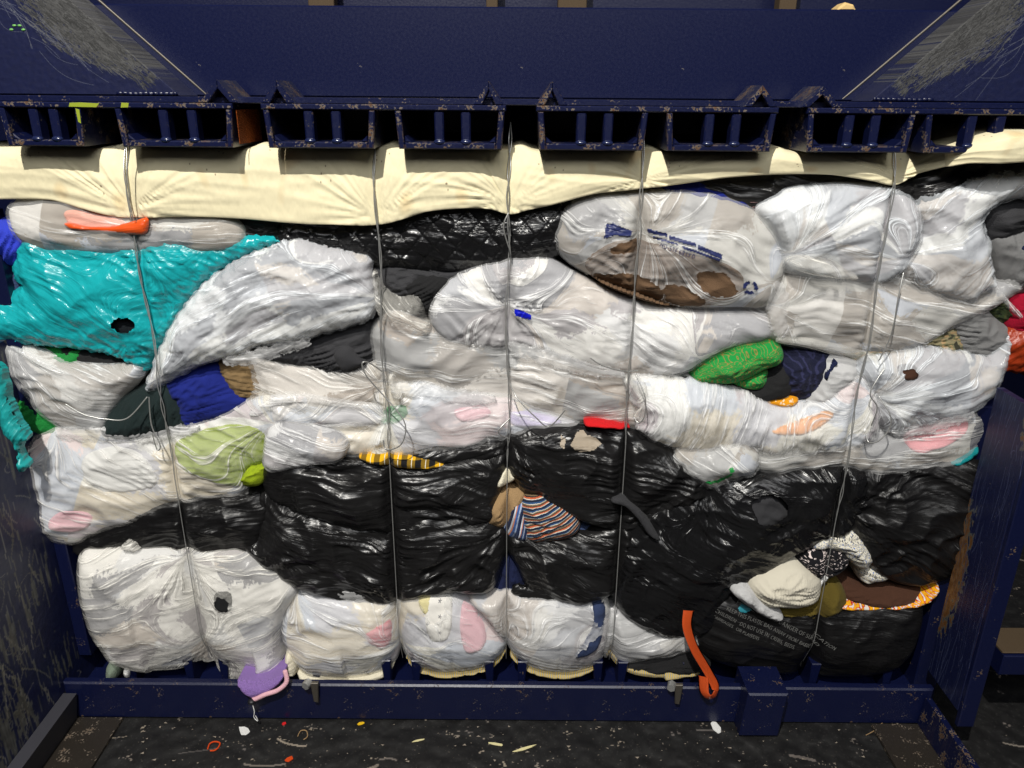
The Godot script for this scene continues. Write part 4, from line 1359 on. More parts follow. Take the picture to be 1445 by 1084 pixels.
const ITEMS := [
	{n = "clear_bag", l = "clear plastic bag of pale clothes peeping under the canvas hem", c = "bag", m = "clear", ze = -0.009, bulge = 0.02496, r = 0.03, o = [-741, 906, -697, 913, -645, 914, -585, 899, -512, 887, -418, 884, -416, 853, -561, 848, -711, 847, -743, 871], grow = 0.014, dir = -10, fill = "packed_grey", id = "peach_bag", fold = 0.0015},
	{n = "peach_garment", l = "peach pink garment seen through the clear bag above the orange handle", c = "garment", m = "c_peach", ze = -0.036, bulge = 0.03698, r = 0.022, o = [-665, 906, -618, 903, -573, 893, -573, 872, -634, 870, -658, 880], fold = 0.0045, ff = 95.0, fine = 0.0007, lump = 0.005, gather = 0.001, crumple = 0.0065, wires = true, grow = 0.002, under = "peach_bag"},
	{n = "striped_cuff", l = "black and white striped cuff beside the orange bag handle", c = "garment", m = "c_black", ze = -0.016, bulge = 0.0387, r = 0.01, o = [-655, 885, -639, 891, -621, 888, -616, 879, -628, 875, -652, 876], fold = 0.0045, ff = 95.0, fine = 0.0007, lump = 0.005, gather = 0.001, crumple = 0.0065, wires = true, grow = 0.0, cell = 0.003},
	{n = "blue_garment", l = "bright royal blue garment next to the turquoise bag", c = "garment", m = "c_blue", ze = -0.041, bulge = 0.043, r = 0.022, o = [-809, 876, -765, 879, -739, 874, -737, 856, -743, 837, -767, 819, -799, 822, -820, 828], fold = 0.0045, ff = 95.0, fine = 0.0007, lump = 0.005, gather = 0.001, crumple = 0.0065, wires = true, grow = 0.01, dir = 60},
	{n = "jeans", l = "faded navy denim jeans folded under the bright blue garment", c = "garment", m = "c_denim", ze = -0.061, bulge = 0.0473, r = 0.022, o = [-833, 826, -800, 822, -774, 813, -765, 788, -772, 765, -803, 760, -847, 764], fold = 0.0045, ff = 95.0, fine = 0.0007, lump = 0.005, gather = 0.001, crumple = 0.0065, wires = true, grow = 0.01, dir = -50},
	{n = "black_bag", l = "thin black bag squeezed between canvas hem and turquoise bag", c = "bag", m = "black_matt", ze = -0.034, bulge = 0.0286, r = 0.03, o = [-540, 883, -458, 883, -329, 880, -320, 854, -375, 852, -462, 859, -532, 864], grow = 0.014, dir = -2, fold = 0.0034, ff = 37.0, fine = 0.0012, crinkle = 0.0004, lump = 0.01},
	{n = "black_bag", l = "glossy black bag with diamond quilting under the canvas hem", c = "bag", m = "black_gloss", ze = -0.034, bulge = 0.03744, r = 0.045, o = [-344, 885, -275, 881, -213, 879, -177, 890, -133, 903, -69, 912, -5, 908, 38, 913, 86, 922, 84, 874, 63, 840, -4, 829, -92, 819, -180, 823, -213, 827, -267, 842, -320, 852, -358, 860], grow = 0.014, dir = -3, quilt = 0.0022, fold = 0.0016, ff = 40.0, fine = 0.001, crinkle = 0.0005, id = "quilt"},
	{n = "black_trousers", l = "folded black trousers below the quilted black bag", c = "garment", m = "c_charcoal", ze = -0.051, bulge = 0.0387, r = 0.022, o = [-218, 819, -160, 826, -93, 822, -27, 825, -71, 795, -111, 769, -134, 739, -152, 739, -185, 756, -212, 785], fold = 0.005, ff = 95.0, fine = 0.0007, lump = 0.005, gather = 0.001, crumple = 0.0065, wires = true, grow = 0.01, dir = 5},
	{n = "black_jacket", l = "black jacket end beside the torn neck of the white bag", c = "garment", m = "c_black", ze = -0.036, bulge = 0.043, r = 0.022, o = [-181, 802, -137, 810, -93, 803, -104, 778, -125, 744, -150, 746, -172, 766], fold = 0.005, ff = 95.0, fine = 0.0007, lump = 0.005, gather = 0.001, crumple = 0.0065, wires = true, grow = 0.002, dir = 30},
	{n = "turquoise_bag", l = "shiny turquoise plastic bag torn at its edge with a small hole", c = "bag", m = "teal", ze = -0.029, bulge = 0.04264, r = 0.04, o = [-734, 865, -716, 870, -711, 862, -653, 863, -599, 861, -567, 857, -550, 865, -501, 870, -458, 867, -409, 866, -361, 863, -342, 859, -373, 849, -419, 829, -466, 802, -504, 768, -539, 721, -568, 677, -588, 644, -600, 654, -626, 668, -653, 678, -687, 681, -731, 687, -776, 692, -822, 689, -844, 693, -825, 772, -803, 771, -755, 780, -768, 790, -770, 810, -757, 830, -756, 847, -742, 852], grow = 0.004, torn = 0.003, dir = -28, pinch = [[-597, 703, 100, 1.7, 4.5], [-557, 848, 90, 1.3, 4.0], [-450, 854, 60, 1.3, 3.5]], fold = 0.0018, fine = 0.0008, crinkle = 0.0, holes = [[-613, 735, -597, 742, -582, 738, -581, 729, -599, 720, -612, 724]], id = "turq"},
	{n = "dark_garment", l = "dark garment showing through the hole in the turquoise bag", c = "garment", m = "c_ink", ze = -0.046, bulge = 0.0516, r = 0.022, o = [-626, 755, -566, 755, -574, 704, -635, 703], fold = 0.0045, ff = 95.0, fine = 0.0007, lump = 0.005, gather = 0.001, crumple = 0.0065, wires = true, grow = 0.0, under = "turq", cell = 0.004, gap = 0.014},
	{n = "torn_strip", l = "turquoise torn plastic strip hanging beside the white bag", c = "strip", m = "teal_dull", ze = 0.07, bulge = 0.016, r = 0.01, o = [-774, 695, -761, 679, -764, 633, -759, 598, -743, 560, -758, 561, -767, 538, -761, 520, -748, 521, -751, 514, -764, 513, -767, 504, -775, 504, -771, 532, -770, 560, -782, 572, -781, 598, -779, 633, -783, 656], deep = 0.012, torn = 0.0015, dir = 70, fold = 0.0035, lump = 0.002},
	{n = "carrier_strap", l = "orange plastic bag handle tied round the twisted wire", c = "handle", m = "orange_film", ze = 0.012, bulge = 0.007, r = 0.004, o = [-664, 885, -653, 887, -626, 880, -600, 881, -573, 885, -551, 891, -539, 895, -534, 894, -540, 871, -552, 868, -570, 870, -601, 872, -643, 875, -658, 878], deep = 0.004, dir = 8, fold = 0.0016, lump = 0.002, wires = false},
	{n = "white_bag", l = "big crumpled white bag with a torn flap reaching down to the wire", c = "bag", m = "white_cool", ze = -0.009, bulge = 0.05096, r = 0.06, o = [-593, 618, -577, 654, -557, 690, -528, 737, -494, 776, -458, 807, -411, 835, -372, 850, -342, 862, -315, 862, -292, 853, -250, 845, -216, 839, -212, 817, -210, 795, -203, 768, -210, 751, -219, 737, -247, 725, -292, 713, -338, 701, -377, 694, -403, 693, -418, 682, -447, 674, -476, 666, -512, 650, -549, 630, -580, 614], grow = 0.0, dir = 25, pinch = [[-206, 775, 130, 1.7, 4.5], [-571, 636, 100, 1.3, 3.5], [-312, 839, 40, 1.3, 3.0]], torn = 0.0022, crinkle = 0.0011, fold = 0.0032, fine = 0.0011, deep = 0.05, fill = "packed_white"},
	{n = "bag_neck", l = "twisted white bag neck torn open beside the black jacket", c = "torn bag", m = "white_warm", ze = -0.02, bulge = 0.05, r = 0.02, o = [-217, 824, -209, 809, -196, 785, -169, 775, -154, 782, -141, 778, -133, 757, -136, 741, -124, 723, -135, 709, -165, 727, -187, 734, -206, 734, -216, 759], torn = 0.0015, dir = -35, fold = 0.005, crinkle = 0.0, deep = 0.03},
	{n = "blue_garment_roll", l = "strip of royal blue fabric above the torn bag with brown jacket", c = "bag", m = "c_royal", ze = -0.034, bulge = 0.03016, r = 0.03, o = [229, 941, 276, 946, 314, 940, 347, 924, 360, 907, 295, 913, 241, 923], grow = 0.014, dir = -20},
	{n = "black_bag", l = "narrow black bag under the canvas fold above the white bag", c = "bag", m = "black", ze = -0.034, bulge = 0.0338, r = 0.03, o = [244, 942, 301, 954, 396, 961, 480, 962, 544, 956, 591, 944, 599, 913, 509, 912, 402, 911, 360, 903, 305, 923], grow = 0.014, dir = 2, fold = 0.0034, ff = 37.0, fine = 0.0012, crinkle = 0.0004, lump = 0.01},
	{n = "black_bag", l = "black bag corner under the rising canvas edge", c = "bag", m = "black", ze = -0.024, bulge = 0.03224, r = 0.03, o = [589, 941, 603, 956, 631, 970, 666, 978, 768, 987, 778, 947, 710, 946, 628, 932, 601, 910], grow = 0.014, dir = 25, fold = 0.0034, ff = 37.0, fine = 0.0012, crinkle = 0.0004, lump = 0.01},
	{n = "mauve_garment", l = "dusky mauve fabric between the torn bag and white bag", c = "garment", m = "c_dusk", ze = -0.041, bulge = 0.0387, r = 0.022, o = [327, 931, 371, 938, 386, 923, 364, 902, 346, 906], fold = 0.0045, ff = 95.0, fine = 0.0007, lump = 0.005, gather = 0.001, crumple = 0.0065, wires = true, grow = 0.01},
	{n = "torn_bag", l = "greyish torn bag with blue print and holes showing a brown jacket", c = "bag", m = "milky", ze = -0.019, bulge = 0.0546, r = 0.065, o = [56, 871, 68, 903, 90, 924, 121, 933, 192, 936, 246, 941, 288, 938, 331, 926, 376, 905, 400, 879, 417, 842, 419, 804, 410, 776, 396, 755, 350, 757, 284, 755, 239, 762, 194, 778, 149, 793, 116, 806, 82, 826, 62, 848], grow = 0.0, dir = -18, pinch = [[195, 878, 120, 1.9, 5.0], [108, 819, 80, 1.3, 4.0], [389, 805, 70, 1.0, 4.0]], holes = [[144, 857, 157, 864, 180, 868, 184, 860, 173, 853, 148, 850], [111, 811, 133, 814, 165, 817, 195, 813, 213, 803, 224, 789, 229, 770, 204, 779, 166, 794, 134, 800], [226, 799, 245, 801, 267, 792, 294, 773, 280, 766, 237, 771], [271, 818, 301, 824, 324, 810, 339, 791, 326, 786, 305, 785, 289, 795]], id = "jacket_bag", fill = "packed_grey", fold = 0.0024},
	{n = "brown_jacket", l = "brown corduroy jacket showing through the holes of the torn bag", c = "garment", m = "c_brown", ze = -0.031, bulge = 0.07568, r = 0.03, o = [96, 830, 141, 873, 193, 873, 342, 836, 359, 779, 297, 759, 222, 761, 134, 793], fold = 0.004, ff = 80.0, fine = 0.0007, lump = 0.005, gather = 0.001, crumple = 0.0065, wires = true, grow = 0.0, under = "jacket_bag", spill = true, dir = -70},
	{n = "white_bag", l = "plump white bag with a gathered neck and a cream knot", c = "bag", m = "white_cool", ze = -0.009, bulge = 0.0546, r = 0.07, o = [353, 912, 375, 932, 409, 946, 470, 952, 533, 951, 576, 941, 601, 919, 613, 888, 611, 856, 601, 832, 589, 815, 559, 799, 516, 799, 472, 804, 428, 809, 411, 817, 398, 854, 375, 886], grow = 0.0, dir = 30, pinch = [[413, 848, 130, 2.5, 4.2], [577, 849, 70, 1.4, 4.0]], fold = 0.0022, crinkle = 0.0003, fill = "packed_white"},
	{n = "bag_knot", l = "cream tied knot tail lying under the gathered white neck", c = "knot", m = "white_warm", ze = 0.028, bulge = 0.032, r = 0.014, o = [402, 837, 415, 849, 452, 849, 488, 831, 510, 822, 509, 814, 468, 817, 425, 824], dir = -18, fold = 0.004, crinkle = 0.001, deep = 0.03, wires = false},
	{n = "white_bag", l = "stiff bright white bag torn open over grey and denim clothes", c = "bag", m = "white_cool", ze = -0.004, bulge = 0.0442, r = 0.05, o = [584, 917, 605, 942, 644, 955, 692, 967, 757, 975, 768, 929, 722, 926, 702, 916, 693, 901, 704, 879, 717, 863, 717, 847, 731, 817, 738, 802, 712, 784, 707, 770, 669, 780, 635, 789, 599, 806, 583, 828, 601, 857, 605, 888], grow = 0.0, dir = 40, torn = 0.0025, pinch = [[585, 841, 90, 1.9, 3.5]], fold = 0.0034, ff = 27.0, fill = "packed_white"},
	{n = "black_hoodie", l = "black hoodie fold at the mouth of the bright white bag", c = "garment", m = "c_charcoal", ze = -0.036, bulge = 0.0473, r = 0.022, o = [701, 914, 742, 923, 790, 925, 798, 890, 752, 879, 734, 863, 714, 879], fold = 0.0045, ff = 95.0, fine = 0.0007, lump = 0.005, gather = 0.001, crumple = 0.0065, wires = true, grow = 0.01},
	{n = "grey_jersey", l = "grey ribbed jersey inside the bright white bag", c = "garment", m = "c_mid_grey", ze = -0.041, bulge = 0.0516, r = 0.022, o = [721, 873, 743, 882, 773, 895, 802, 884, 824, 796, 765, 787, 742, 829], fold = 0.0045, ff = 95.0, fine = 0.0007, lump = 0.005, gather = 0.001, crumple = 0.0065, wires = true, grow = 0.01, dir = 80, rib = 0.0005},
	{n = "denim_piece", l = "dark denim cuff over the grey ribbed jersey", c = "garment", m = "c_navy", ze = -0.021, bulge = 0.0516, r = 0.022, o = [747, 860, 765, 876, 789, 885, 805, 823, 777, 825, 760, 844], fold = 0.0045, ff = 95.0, fine = 0.0007, lump = 0.005, gather = 0.001, crumple = 0.0065, wires = true, grow = 0.0},
	{n = "clear_bag", l = "slack translucent bag below the knotted white bag", c = "bag", m = "milky", ze = -0.019, bulge = 0.0364, r = 0.04, o = [401, 746, 411, 769, 420, 805, 476, 807, 564, 801, 601, 808, 655, 786, 716, 768, 748, 787, 799, 847, 805, 820, 768, 794, 718, 757, 676, 734, 639, 705, 594, 696, 538, 693, 480, 704, 423, 711, 406, 722], grow = 0.014, dir = -6, fill = "packed_grey", fold = 0.0024, pinch = [[404, 764, 70, 1.3, 4.0]], id = "slack"},
	{n = "camo_garment", l = "tan camouflage fabric in the slit under the translucent bag", c = "bag", m = "p_camo", ze = -0.029, bulge = 0.02704, r = 0.02, o = [535, 706, 609, 704, 624, 683, 580, 676, 539, 680], grow = 0.014, dir = 0},
	{n = "camo_garment", l = "green and tan camouflage garment beside the grey shirt", c = "garment", m = "p_camo", ze = -0.054, bulge = 0.043, r = 0.022, o = [651, 719, 692, 745, 718, 728, 729, 686, 707, 671, 654, 673], fold = 0.0045, ff = 95.0, fine = 0.0007, lump = 0.005, gather = 0.001, crumple = 0.0065, wires = true, grow = 0.01, dir = 20},
	{n = "grey_shirt", l = "plain grey shirt folded between camouflage garments", c = "garment", m = "c_mid_grey", ze = -0.046, bulge = 0.0473, r = 0.022, o = [694, 742, 719, 757, 740, 755, 757, 737, 806, 713, 803, 687, 778, 667, 724, 676, 702, 700], fold = 0.0045, ff = 95.0, fine = 0.0007, lump = 0.005, gather = 0.001, crumple = 0.0065, wires = true, grow = 0.01},
	{n = "camo_garment", l = "dark green camouflage garment next to crimson fabric", c = "garment", m = "p_dark_camo", ze = -0.056, bulge = 0.0387, r = 0.022, o = [730, 759, 766, 778, 801, 781, 810, 734, 792, 715, 759, 733], fold = 0.0045, ff = 95.0, fine = 0.0007, lump = 0.005, gather = 0.001, crumple = 0.0065, wires = true, grow = 0.01},
	{n = "crimson_garment", l = "crimson fabric above the torn orange bag", c = "garment", m = "c_crimson", ze = -0.046, bulge = 0.0516, r = 0.022, o = [775, 781, 825, 804, 848, 714, 807, 716, 784, 725], fold = 0.0045, ff = 95.0, fine = 0.0007, lump = 0.005, gather = 0.001, crumple = 0.0065, wires = true, grow = 0.01},
	{n = "orange_bag", l = "torn orange plastic bag at the edge of the bale", c = "bag", m = "orange_dull", ze = -0.024, bulge = 0.0286, r = 0.025, o = [773, 709, 804, 731, 829, 740, 849, 660, 813, 666, 786, 669], grow = 0.014, dir = 50, torn = 0.003},
	{n = "white_bag", l = "long white bag bundle with a pinched neck and blue tape", c = "bag", m = "white", ze = -0.019, bulge = 0.0442, r = 0.05, o = [-131, 764, -114, 788, -80, 810, -37, 828, -4, 837, 50, 837, 83, 817, 127, 795, 183, 773, 251, 759, 306, 754, 361, 756, 401, 753, 415, 718, 390, 700, 346, 694, 314, 676, 282, 650, 237, 643, 180, 645, 122, 654, 76, 672, 42, 689, -1, 691, -48, 690, -93, 693, -121, 711, -132, 737], grow = 0.002, dir = -22, pinch = [[-11, 765, 130, 2.5, 4.5], [-1, 723, 80, 1.3, 4.0], [290, 685, 60, 1.3, 4.0]], fold = 0.0026, id = "tape", fill = "packed_white"},
	{n = "clear_bag", l = "long translucent bag of pale beige clothes below the blue tape", c = "bag", m = "milky", ze = -0.029, bulge = 0.03536, r = 0.04, o = [-215, 719, -183, 735, -139, 719, -94, 699, -1, 699, 54, 688, 123, 658, 193, 647, 239, 641, 219, 604, 210, 553, 163, 552, 116, 556, 68, 575, 9, 593, -73, 611, -142, 617, -188, 623, -210, 647, -217, 686], grow = 0.014, dir = -8, fill = "packed_beige", fold = 0.0026, id = "beige_bag"},
	{n = "white_bag", l = "soft white bag of pastel clothes under the long translucent bag", c = "bag", m = "milky_thick", ze = -0.024, bulge = 0.03848, r = 0.04, o = [-205, 621, -153, 625, -72, 616, 9, 598, 80, 569, 118, 547, 80, 539, 21, 538, -26, 533, -85, 516, -145, 505, -193, 502, -253, 503, -312, 507, -337, 522, -326, 551, -284, 566, -237, 574], grow = 0.014, dir = -3, fill = "packed_pale", id = "pastel", fold = 0.002, pinch = [[-204, 574, 80, 1.3, 4.0]]},
	{n = "rose_garment", l = "rose pink garment seen through the soft white bag", c = "garment", m = "c_rose", ze = -0.036, bulge = 0.06278, r = 0.022, o = [-105, 595, -37, 601, -25, 577, -83, 564], fold = 0.0045, ff = 95.0, fine = 0.0007, lump = 0.005, gather = 0.001, crumple = 0.0065, wires = true, grow = 0.0, under = "pastel", cell = 0.004},
	{n = "lavender_garment", l = "lavender garment seen through the soft white bag", c = "garment", m = "c_lavender", ze = -0.036, bulge = 0.06278, r = 0.022, o = [-8, 595, 78, 578, 90, 559, 21, 554, -8, 564], fold = 0.0045, ff = 95.0, fine = 0.0007, lump = 0.005, gather = 0.001, crumple = 0.0065, wires = true, grow = 0.0, under = "pastel", cell = 0.004},
	{n = "green_garment", l = "green garment seen through the soft white bag beside the wire", c = "garment", m = "c_green", ze = -0.036, bulge = 0.0602, r = 0.022, o = [-208, 594, -168, 603, -163, 575, -199, 556, -221, 562], fold = 0.0045, ff = 95.0, fine = 0.0007, lump = 0.005, gather = 0.001, crumple = 0.0065, wires = true, grow = 0.0, under = "pastel", cell = 0.004},
	{n = "clear_bag", l = "translucent bag of beige clothes below the black denim", c = "bag", m = "milky_warm", ze = -0.029, bulge = 0.03432, r = 0.04, o = [-416, 666, -393, 663, -348, 651, -279, 649, -232, 664, -208, 640, -203, 600, -226, 568, -274, 553, -323, 539, -370, 545, -404, 558, -435, 577, -419, 611, -421, 636], grow = 0.014, dir = -20, fill = "packed_beige", fold = 0.0026, pinch = [[-213, 633, 80, 1.7, 4.0]]},
	{n = "black_denim", l = "black denim trousers below the crumpled white bag", c = "garment", m = "c_charcoal", ze = -0.044, bulge = 0.043, r = 0.022, o = [-416, 677, -389, 685, -337, 692, -255, 717, -223, 727, -221, 669, -240, 647, -283, 634, -315, 644, -351, 658, -385, 665], fold = 0.005, ff = 95.0, fine = 0.0007, lump = 0.005, gather = 0.001, crumple = 0.0065, wires = true, grow = 0.01, dir = 20},
	{n = "denim_pocket", l = "black denim pocket flap with stitched edge by the wire", c = "garment", m = "c_charcoal", ze = -0.006, bulge = 0.01892, r = 0.008, o = [-281, 689, -258, 701, -237, 674, -229, 666, -270, 648, -284, 674], fold = 0.001, ff = 95.0, fine = 0.0007, lump = 0.001, gather = 0.001, crumple = 0.0, wires = true, grow = 0.0, sharp = true},
	{n = "khaki_garment", l = "crumpled khaki garment beside the royal blue sweatshirt", c = "garment", m = "c_khaki", ze = -0.048, bulge = 0.04472, r = 0.022, o = [-478, 656, -433, 666, -410, 657, -398, 617, -407, 597, -441, 589, -468, 616], fold = 0.0045, ff = 95.0, fine = 0.0007, lump = 0.005, gather = 0.001, crumple = 0.0065, wires = true, grow = 0.01},
	{n = "royal_sweatshirt", l = "royal blue sweatshirt showing under the white flap", c = "garment", m = "c_royal", ze = -0.044, bulge = 0.0473, r = 0.022, o = [-567, 623, -536, 642, -479, 657, -459, 630, -425, 598, -442, 573, -503, 554, -541, 541, -555, 566], fold = 0.002, ff = 95.0, fine = 0.0007, lump = 0.005, gather = 0.001, crumple = 0.0065, wires = true, grow = 0.01, dir = 15},
	{n = "dark_trousers", l = "very dark green trousers below the tip of the white flap", c = "garment", m = "c_forest", ze = -0.036, bulge = 0.04988, r = 0.022, o = [-680, 533, -664, 566, -636, 595, -605, 610, -561, 625, -540, 595, -523, 547, -563, 534, -623, 528], fold = 0.0025, ff = 95.0, fine = 0.0007, lump = 0.005, gather = 0.001, crumple = 0.0065, wires = true, grow = 0.01, dir = 70},
	{n = "green_fleece", l = "bright green fleece between turquoise bag and white bag", c = "fleece", m = "fleece", ze = -0.056, bulge = 0.0473, r = 0.022, o = [-791, 667, -747, 681, -690, 679, -688, 655, -714, 644, -753, 651], fold = 0.0045, ff = 95.0, fine = 0.0007, lump = 0.005, gather = 0.001, crumple = 0.0065, wires = true, grow = 0.01},
	{n = "black_scarf", l = "black garment strip below the torn turquoise edge", c = "garment", m = "c_black", ze = -0.054, bulge = 0.043, r = 0.022, o = [-734, 684, -678, 677, -626, 670, -604, 656, -614, 638, -673, 637, -718, 647], fold = 0.004, ff = 95.0, fine = 0.0007, lump = 0.005, gather = 0.001, crumple = 0.0065, wires = true, grow = 0.01},
	{n = "green_fleece", l = "dark green fleece bulging under the stretched white bag", c = "fleece", m = "fleece", ze = -0.041, bulge = 0.043, r = 0.022, o = [-826, 628, -808, 631, -779, 597, -753, 553, -745, 532, -776, 527, -810, 534, -834, 552, -834, 591], fold = 0.0045, ff = 95.0, fine = 0.0007, lump = 0.005, gather = 0.001, crumple = 0.0065, wires = true, grow = 0.01},
	{n = "yellow_garment", l = "scrap of yellow fabric under the dark green fleece", c = "garment", m = "c_yellow", ze = -0.056, bulge = 0.0258, r = 0.022, o = [-838, 564, -812, 545, -818, 529, -845, 534], fold = 0.0045, ff = 95.0, fine = 0.0007, lump = 0.005, gather = 0.001, crumple = 0.0065, wires = true, grow = 0.0},
	{n = "white_bag", l = "white bag stretched over green fleece with a torn rolled edge", c = "bag", m = "milky_thick", ze = -0.014, bulge = 0.03744, r = 0.04, o = [-808, 698, -768, 687, -727, 667, -684, 658, -627, 657, -585, 664, -597, 634, -630, 603, -658, 571, -668, 544, -717, 541, -745, 549, -770, 571, -787, 601, -802, 626, -811, 660], grow = 0.002, dir = -28, fill = "packed_grey", fold = 0.0032, pinch = [[-790, 705, 140, 1.7, 5.0]]},
	{n = "clear_bag", l = "cloudy translucent bag with a lime garment glowing through it", c = "bag", m = "milky_warm", ze = -0.019, bulge = 0.0416, r = 0.045, o = [-788, 523, -761, 540, -672, 542, -579, 539, -506, 554, -445, 580, -396, 603, -337, 610, -281, 598, -223, 586, -207, 567, -284, 556, -331, 544, -378, 550, -395, 544, -402, 501, -456, 487, -452, 433, -511, 425, -573, 417, -626, 389, -679, 368, -731, 353, -759, 333, -796, 337, -817, 366, -802, 416, -808, 471], grow = 0.014, dir = -25, fill = "packed_pale", id = "lime_bag", fold = 0.0034, pinch = [[-387, 563, 120, 1.7, 4.0], [-751, 548, 80, 1.3, 4.0]]},
	{n = "lime_garment", l = "lime green garment spilling from the cloudy translucent bag", c = "garment", m = "c_lime", ze = -0.031, bulge = 0.06966, r = 0.022, o = [-563, 531, -496, 557, -437, 566, -402, 558, -398, 503, -409, 446, -464, 442, -509, 461, -552, 486], fold = 0.002, ff = 95.0, fine = 0.0007, lump = 0.005, gather = 0.001, crumple = 0.0065, wires = true, grow = 0.0, under = "lime_bag", spill = true},
	{n = "white_garment", l = "white garment with a grey edge inside the cloudy bag", c = "garment", m = "c_white", ze = -0.031, bulge = 0.06794, r = 0.022, o = [-711, 511, -638, 531, -591, 499, -581, 447, -667, 433, -709, 459], fold = 0.002, ff = 95.0, fine = 0.0007, lump = 0.005, gather = 0.001, crumple = 0.0065, wires = true, grow = 0.0, under = "lime_bag"},
	{n = "pale_pink_garment", l = "pale pink garment in the low corner of the cloudy bag", c = "garment", m = "c_rose", ze = -0.031, bulge = 0.06622, r = 0.022, o = [-793, 384, -754, 412, -709, 398, -714, 371, -747, 352, -783, 358], fold = 0.0045, ff = 95.0, fine = 0.0007, lump = 0.005, gather = 0.001, crumple = 0.0065, wires = true, grow = 0.0, under = "lime_bag"},
	{n = "blue_scrap", l = "small blue fabric scrap beside the lime garment", c = "garment", m = "c_sky", ze = -0.036, bulge = 0.0387, r = 0.022, o = [-424, 516, -404, 525, -404, 479, -420, 471, -427, 492], fold = 0.0045, ff = 95.0, fine = 0.0007, lump = 0.005, gather = 0.001, crumple = 0.0065, wires = true, grow = 0.0},
	{n = "white_wrap", l = "crumpled white plastic wrap above the black bag", c = "bag", m = "white", ze = 0.014, bulge = 0.0338, r = 0.025, o = [-385, 551, -362, 559, -323, 552, -276, 535, -284, 514, -326, 511, -368, 503, -397, 495, -390, 526], grow = 0.014, dir = -12, fold = 0.004, ff = 29.0, crinkle = 0.0015, fill = "packed_white"},
	{n = "green_scarf", l = "green scarf with gold crocodile pattern rolled above black fabric", c = "scarf", m = "p_croc", ze = -0.031, bulge = 0.05676, r = 0.03, o = [294, 642, 306, 660, 333, 681, 371, 698, 413, 703, 425, 685, 422, 673, 397, 665, 385, 655, 354, 640, 320, 642], fold = 0.0025, ff = 95.0, fine = 0.0007, lump = 0.005, gather = 0.001, crumple = 0.0065, wires = true, grow = 0.01, dir = 22},
	{n = "green_scarf", l = "green patterned scarf end below the rolled green scarf", c = "scarf", m = "p_croc", ze = -0.041, bulge = 0.05332, r = 0.022, o = [346, 639, 379, 654, 412, 666, 414, 633, 401, 619, 370, 624], fold = 0.003, ff = 95.0, fine = 0.0007, lump = 0.005, gather = 0.001, crumple = 0.0065, wires = true, grow = 0.003, dir = 15},
	{n = "black_garment", l = "black quilted garment under the green scarves", c = "garment", m = "c_black", ze = -0.046, bulge = 0.04472, r = 0.022, o = [295, 636, 336, 630, 396, 622, 410, 649, 431, 668, 453, 650, 456, 612, 422, 597, 374, 604, 308, 617], fold = 0.005, ff = 96.0, fine = 0.0007, lump = 0.005, gather = 0.001, crumple = 0.0065, wires = true, grow = 0.01},
	{n = "navy_print_top", l = "navy top with a faint swirl print in the torn bag", c = "garment", m = "p_waves", ze = -0.048, bulge = 0.04816, r = 0.022, o = [427, 661, 441, 683, 493, 681, 518, 672, 511, 637, 493, 604, 458, 602, 438, 618], fold = 0.002, ff = 95.0, fine = 0.0007, lump = 0.005, gather = 0.001, crumple = 0.0065, wires = true, grow = 0.01},
	{n = "white_sports_top", l = "white sports top with navy curved panels in the torn bag", c = "garment", m = "c_light_grey", ze = -0.042, bulge = 0.04816, r = 0.022, o = [493, 670, 526, 676, 581, 662, 567, 640, 537, 607, 503, 597, 481, 604, 495, 639], fold = 0.002, ff = 95.0, fine = 0.0007, lump = 0.005, gather = 0.001, crumple = 0.0065, wires = true, grow = 0.01},
	{n = "navy_stripe", l = "curved navy stripe lying on the white sports top", c = "fabric panel", m = "c_navy", ze = -0.014, bulge = 0.03096, r = 0.006, o = [495, 654, 508, 675, 516, 680, 517, 673, 506, 656, 502, 636], fold = 0.0005, ff = 95.0, fine = 0.0007, lump = 0.001, gather = 0.001, crumple = 0.0, wires = true, grow = 0.0},
	{n = "yellow_scarf", l = "crumpled yellow printed scarf in the torn bag", c = "garment", m = "p_yellow_print", ze = -0.026, bulge = 0.043, r = 0.022, o = [399, 607, 426, 616, 463, 616, 471, 603, 452, 591, 422, 595], fold = 0.005, ff = 104.0, fine = 0.0007, lump = 0.005, gather = 0.001, crumple = 0.0065, wires = true, grow = 0.0},
	{n = "white_bag", l = "white bag with fine wrinkles torn open under the green scarves", c = "bag", m = "milky_thick", ze = -0.009, bulge = 0.0442, r = 0.05, o = [174, 642, 198, 651, 235, 646, 298, 641, 339, 630, 386, 618, 416, 603, 457, 598, 490, 605, 522, 626, 546, 659, 574, 640, 594, 613, 600, 566, 583, 530, 504, 511, 422, 510, 396, 528, 339, 516, 280, 519, 232, 534, 199, 560, 213, 575, 192, 612], grow = 0.003, dir = 80, fill = "packed_pale", torn = 0.0018, pinch = [[186, 640, 60, 1.7, 4.0], [573, 626, 100, 1.7, 4.5]], fold = 0.0022, fine = 0.0014, id = "wrink"},
	{n = "amber_garment", l = "amber garment glowing through the finely wrinkled white bag", c = "garment", m = "c_amber", ze = -0.021, bulge = 0.07138, r = 0.022, o = [401, 559, 433, 574, 476, 592, 514, 602, 525, 587, 486, 562, 442, 552], fold = 0.002, ff = 95.0, fine = 0.0007, lump = 0.005, gather = 0.001, crumple = 0.0065, wires = true, grow = 0.0, under = "wrink", cell = 0.004},
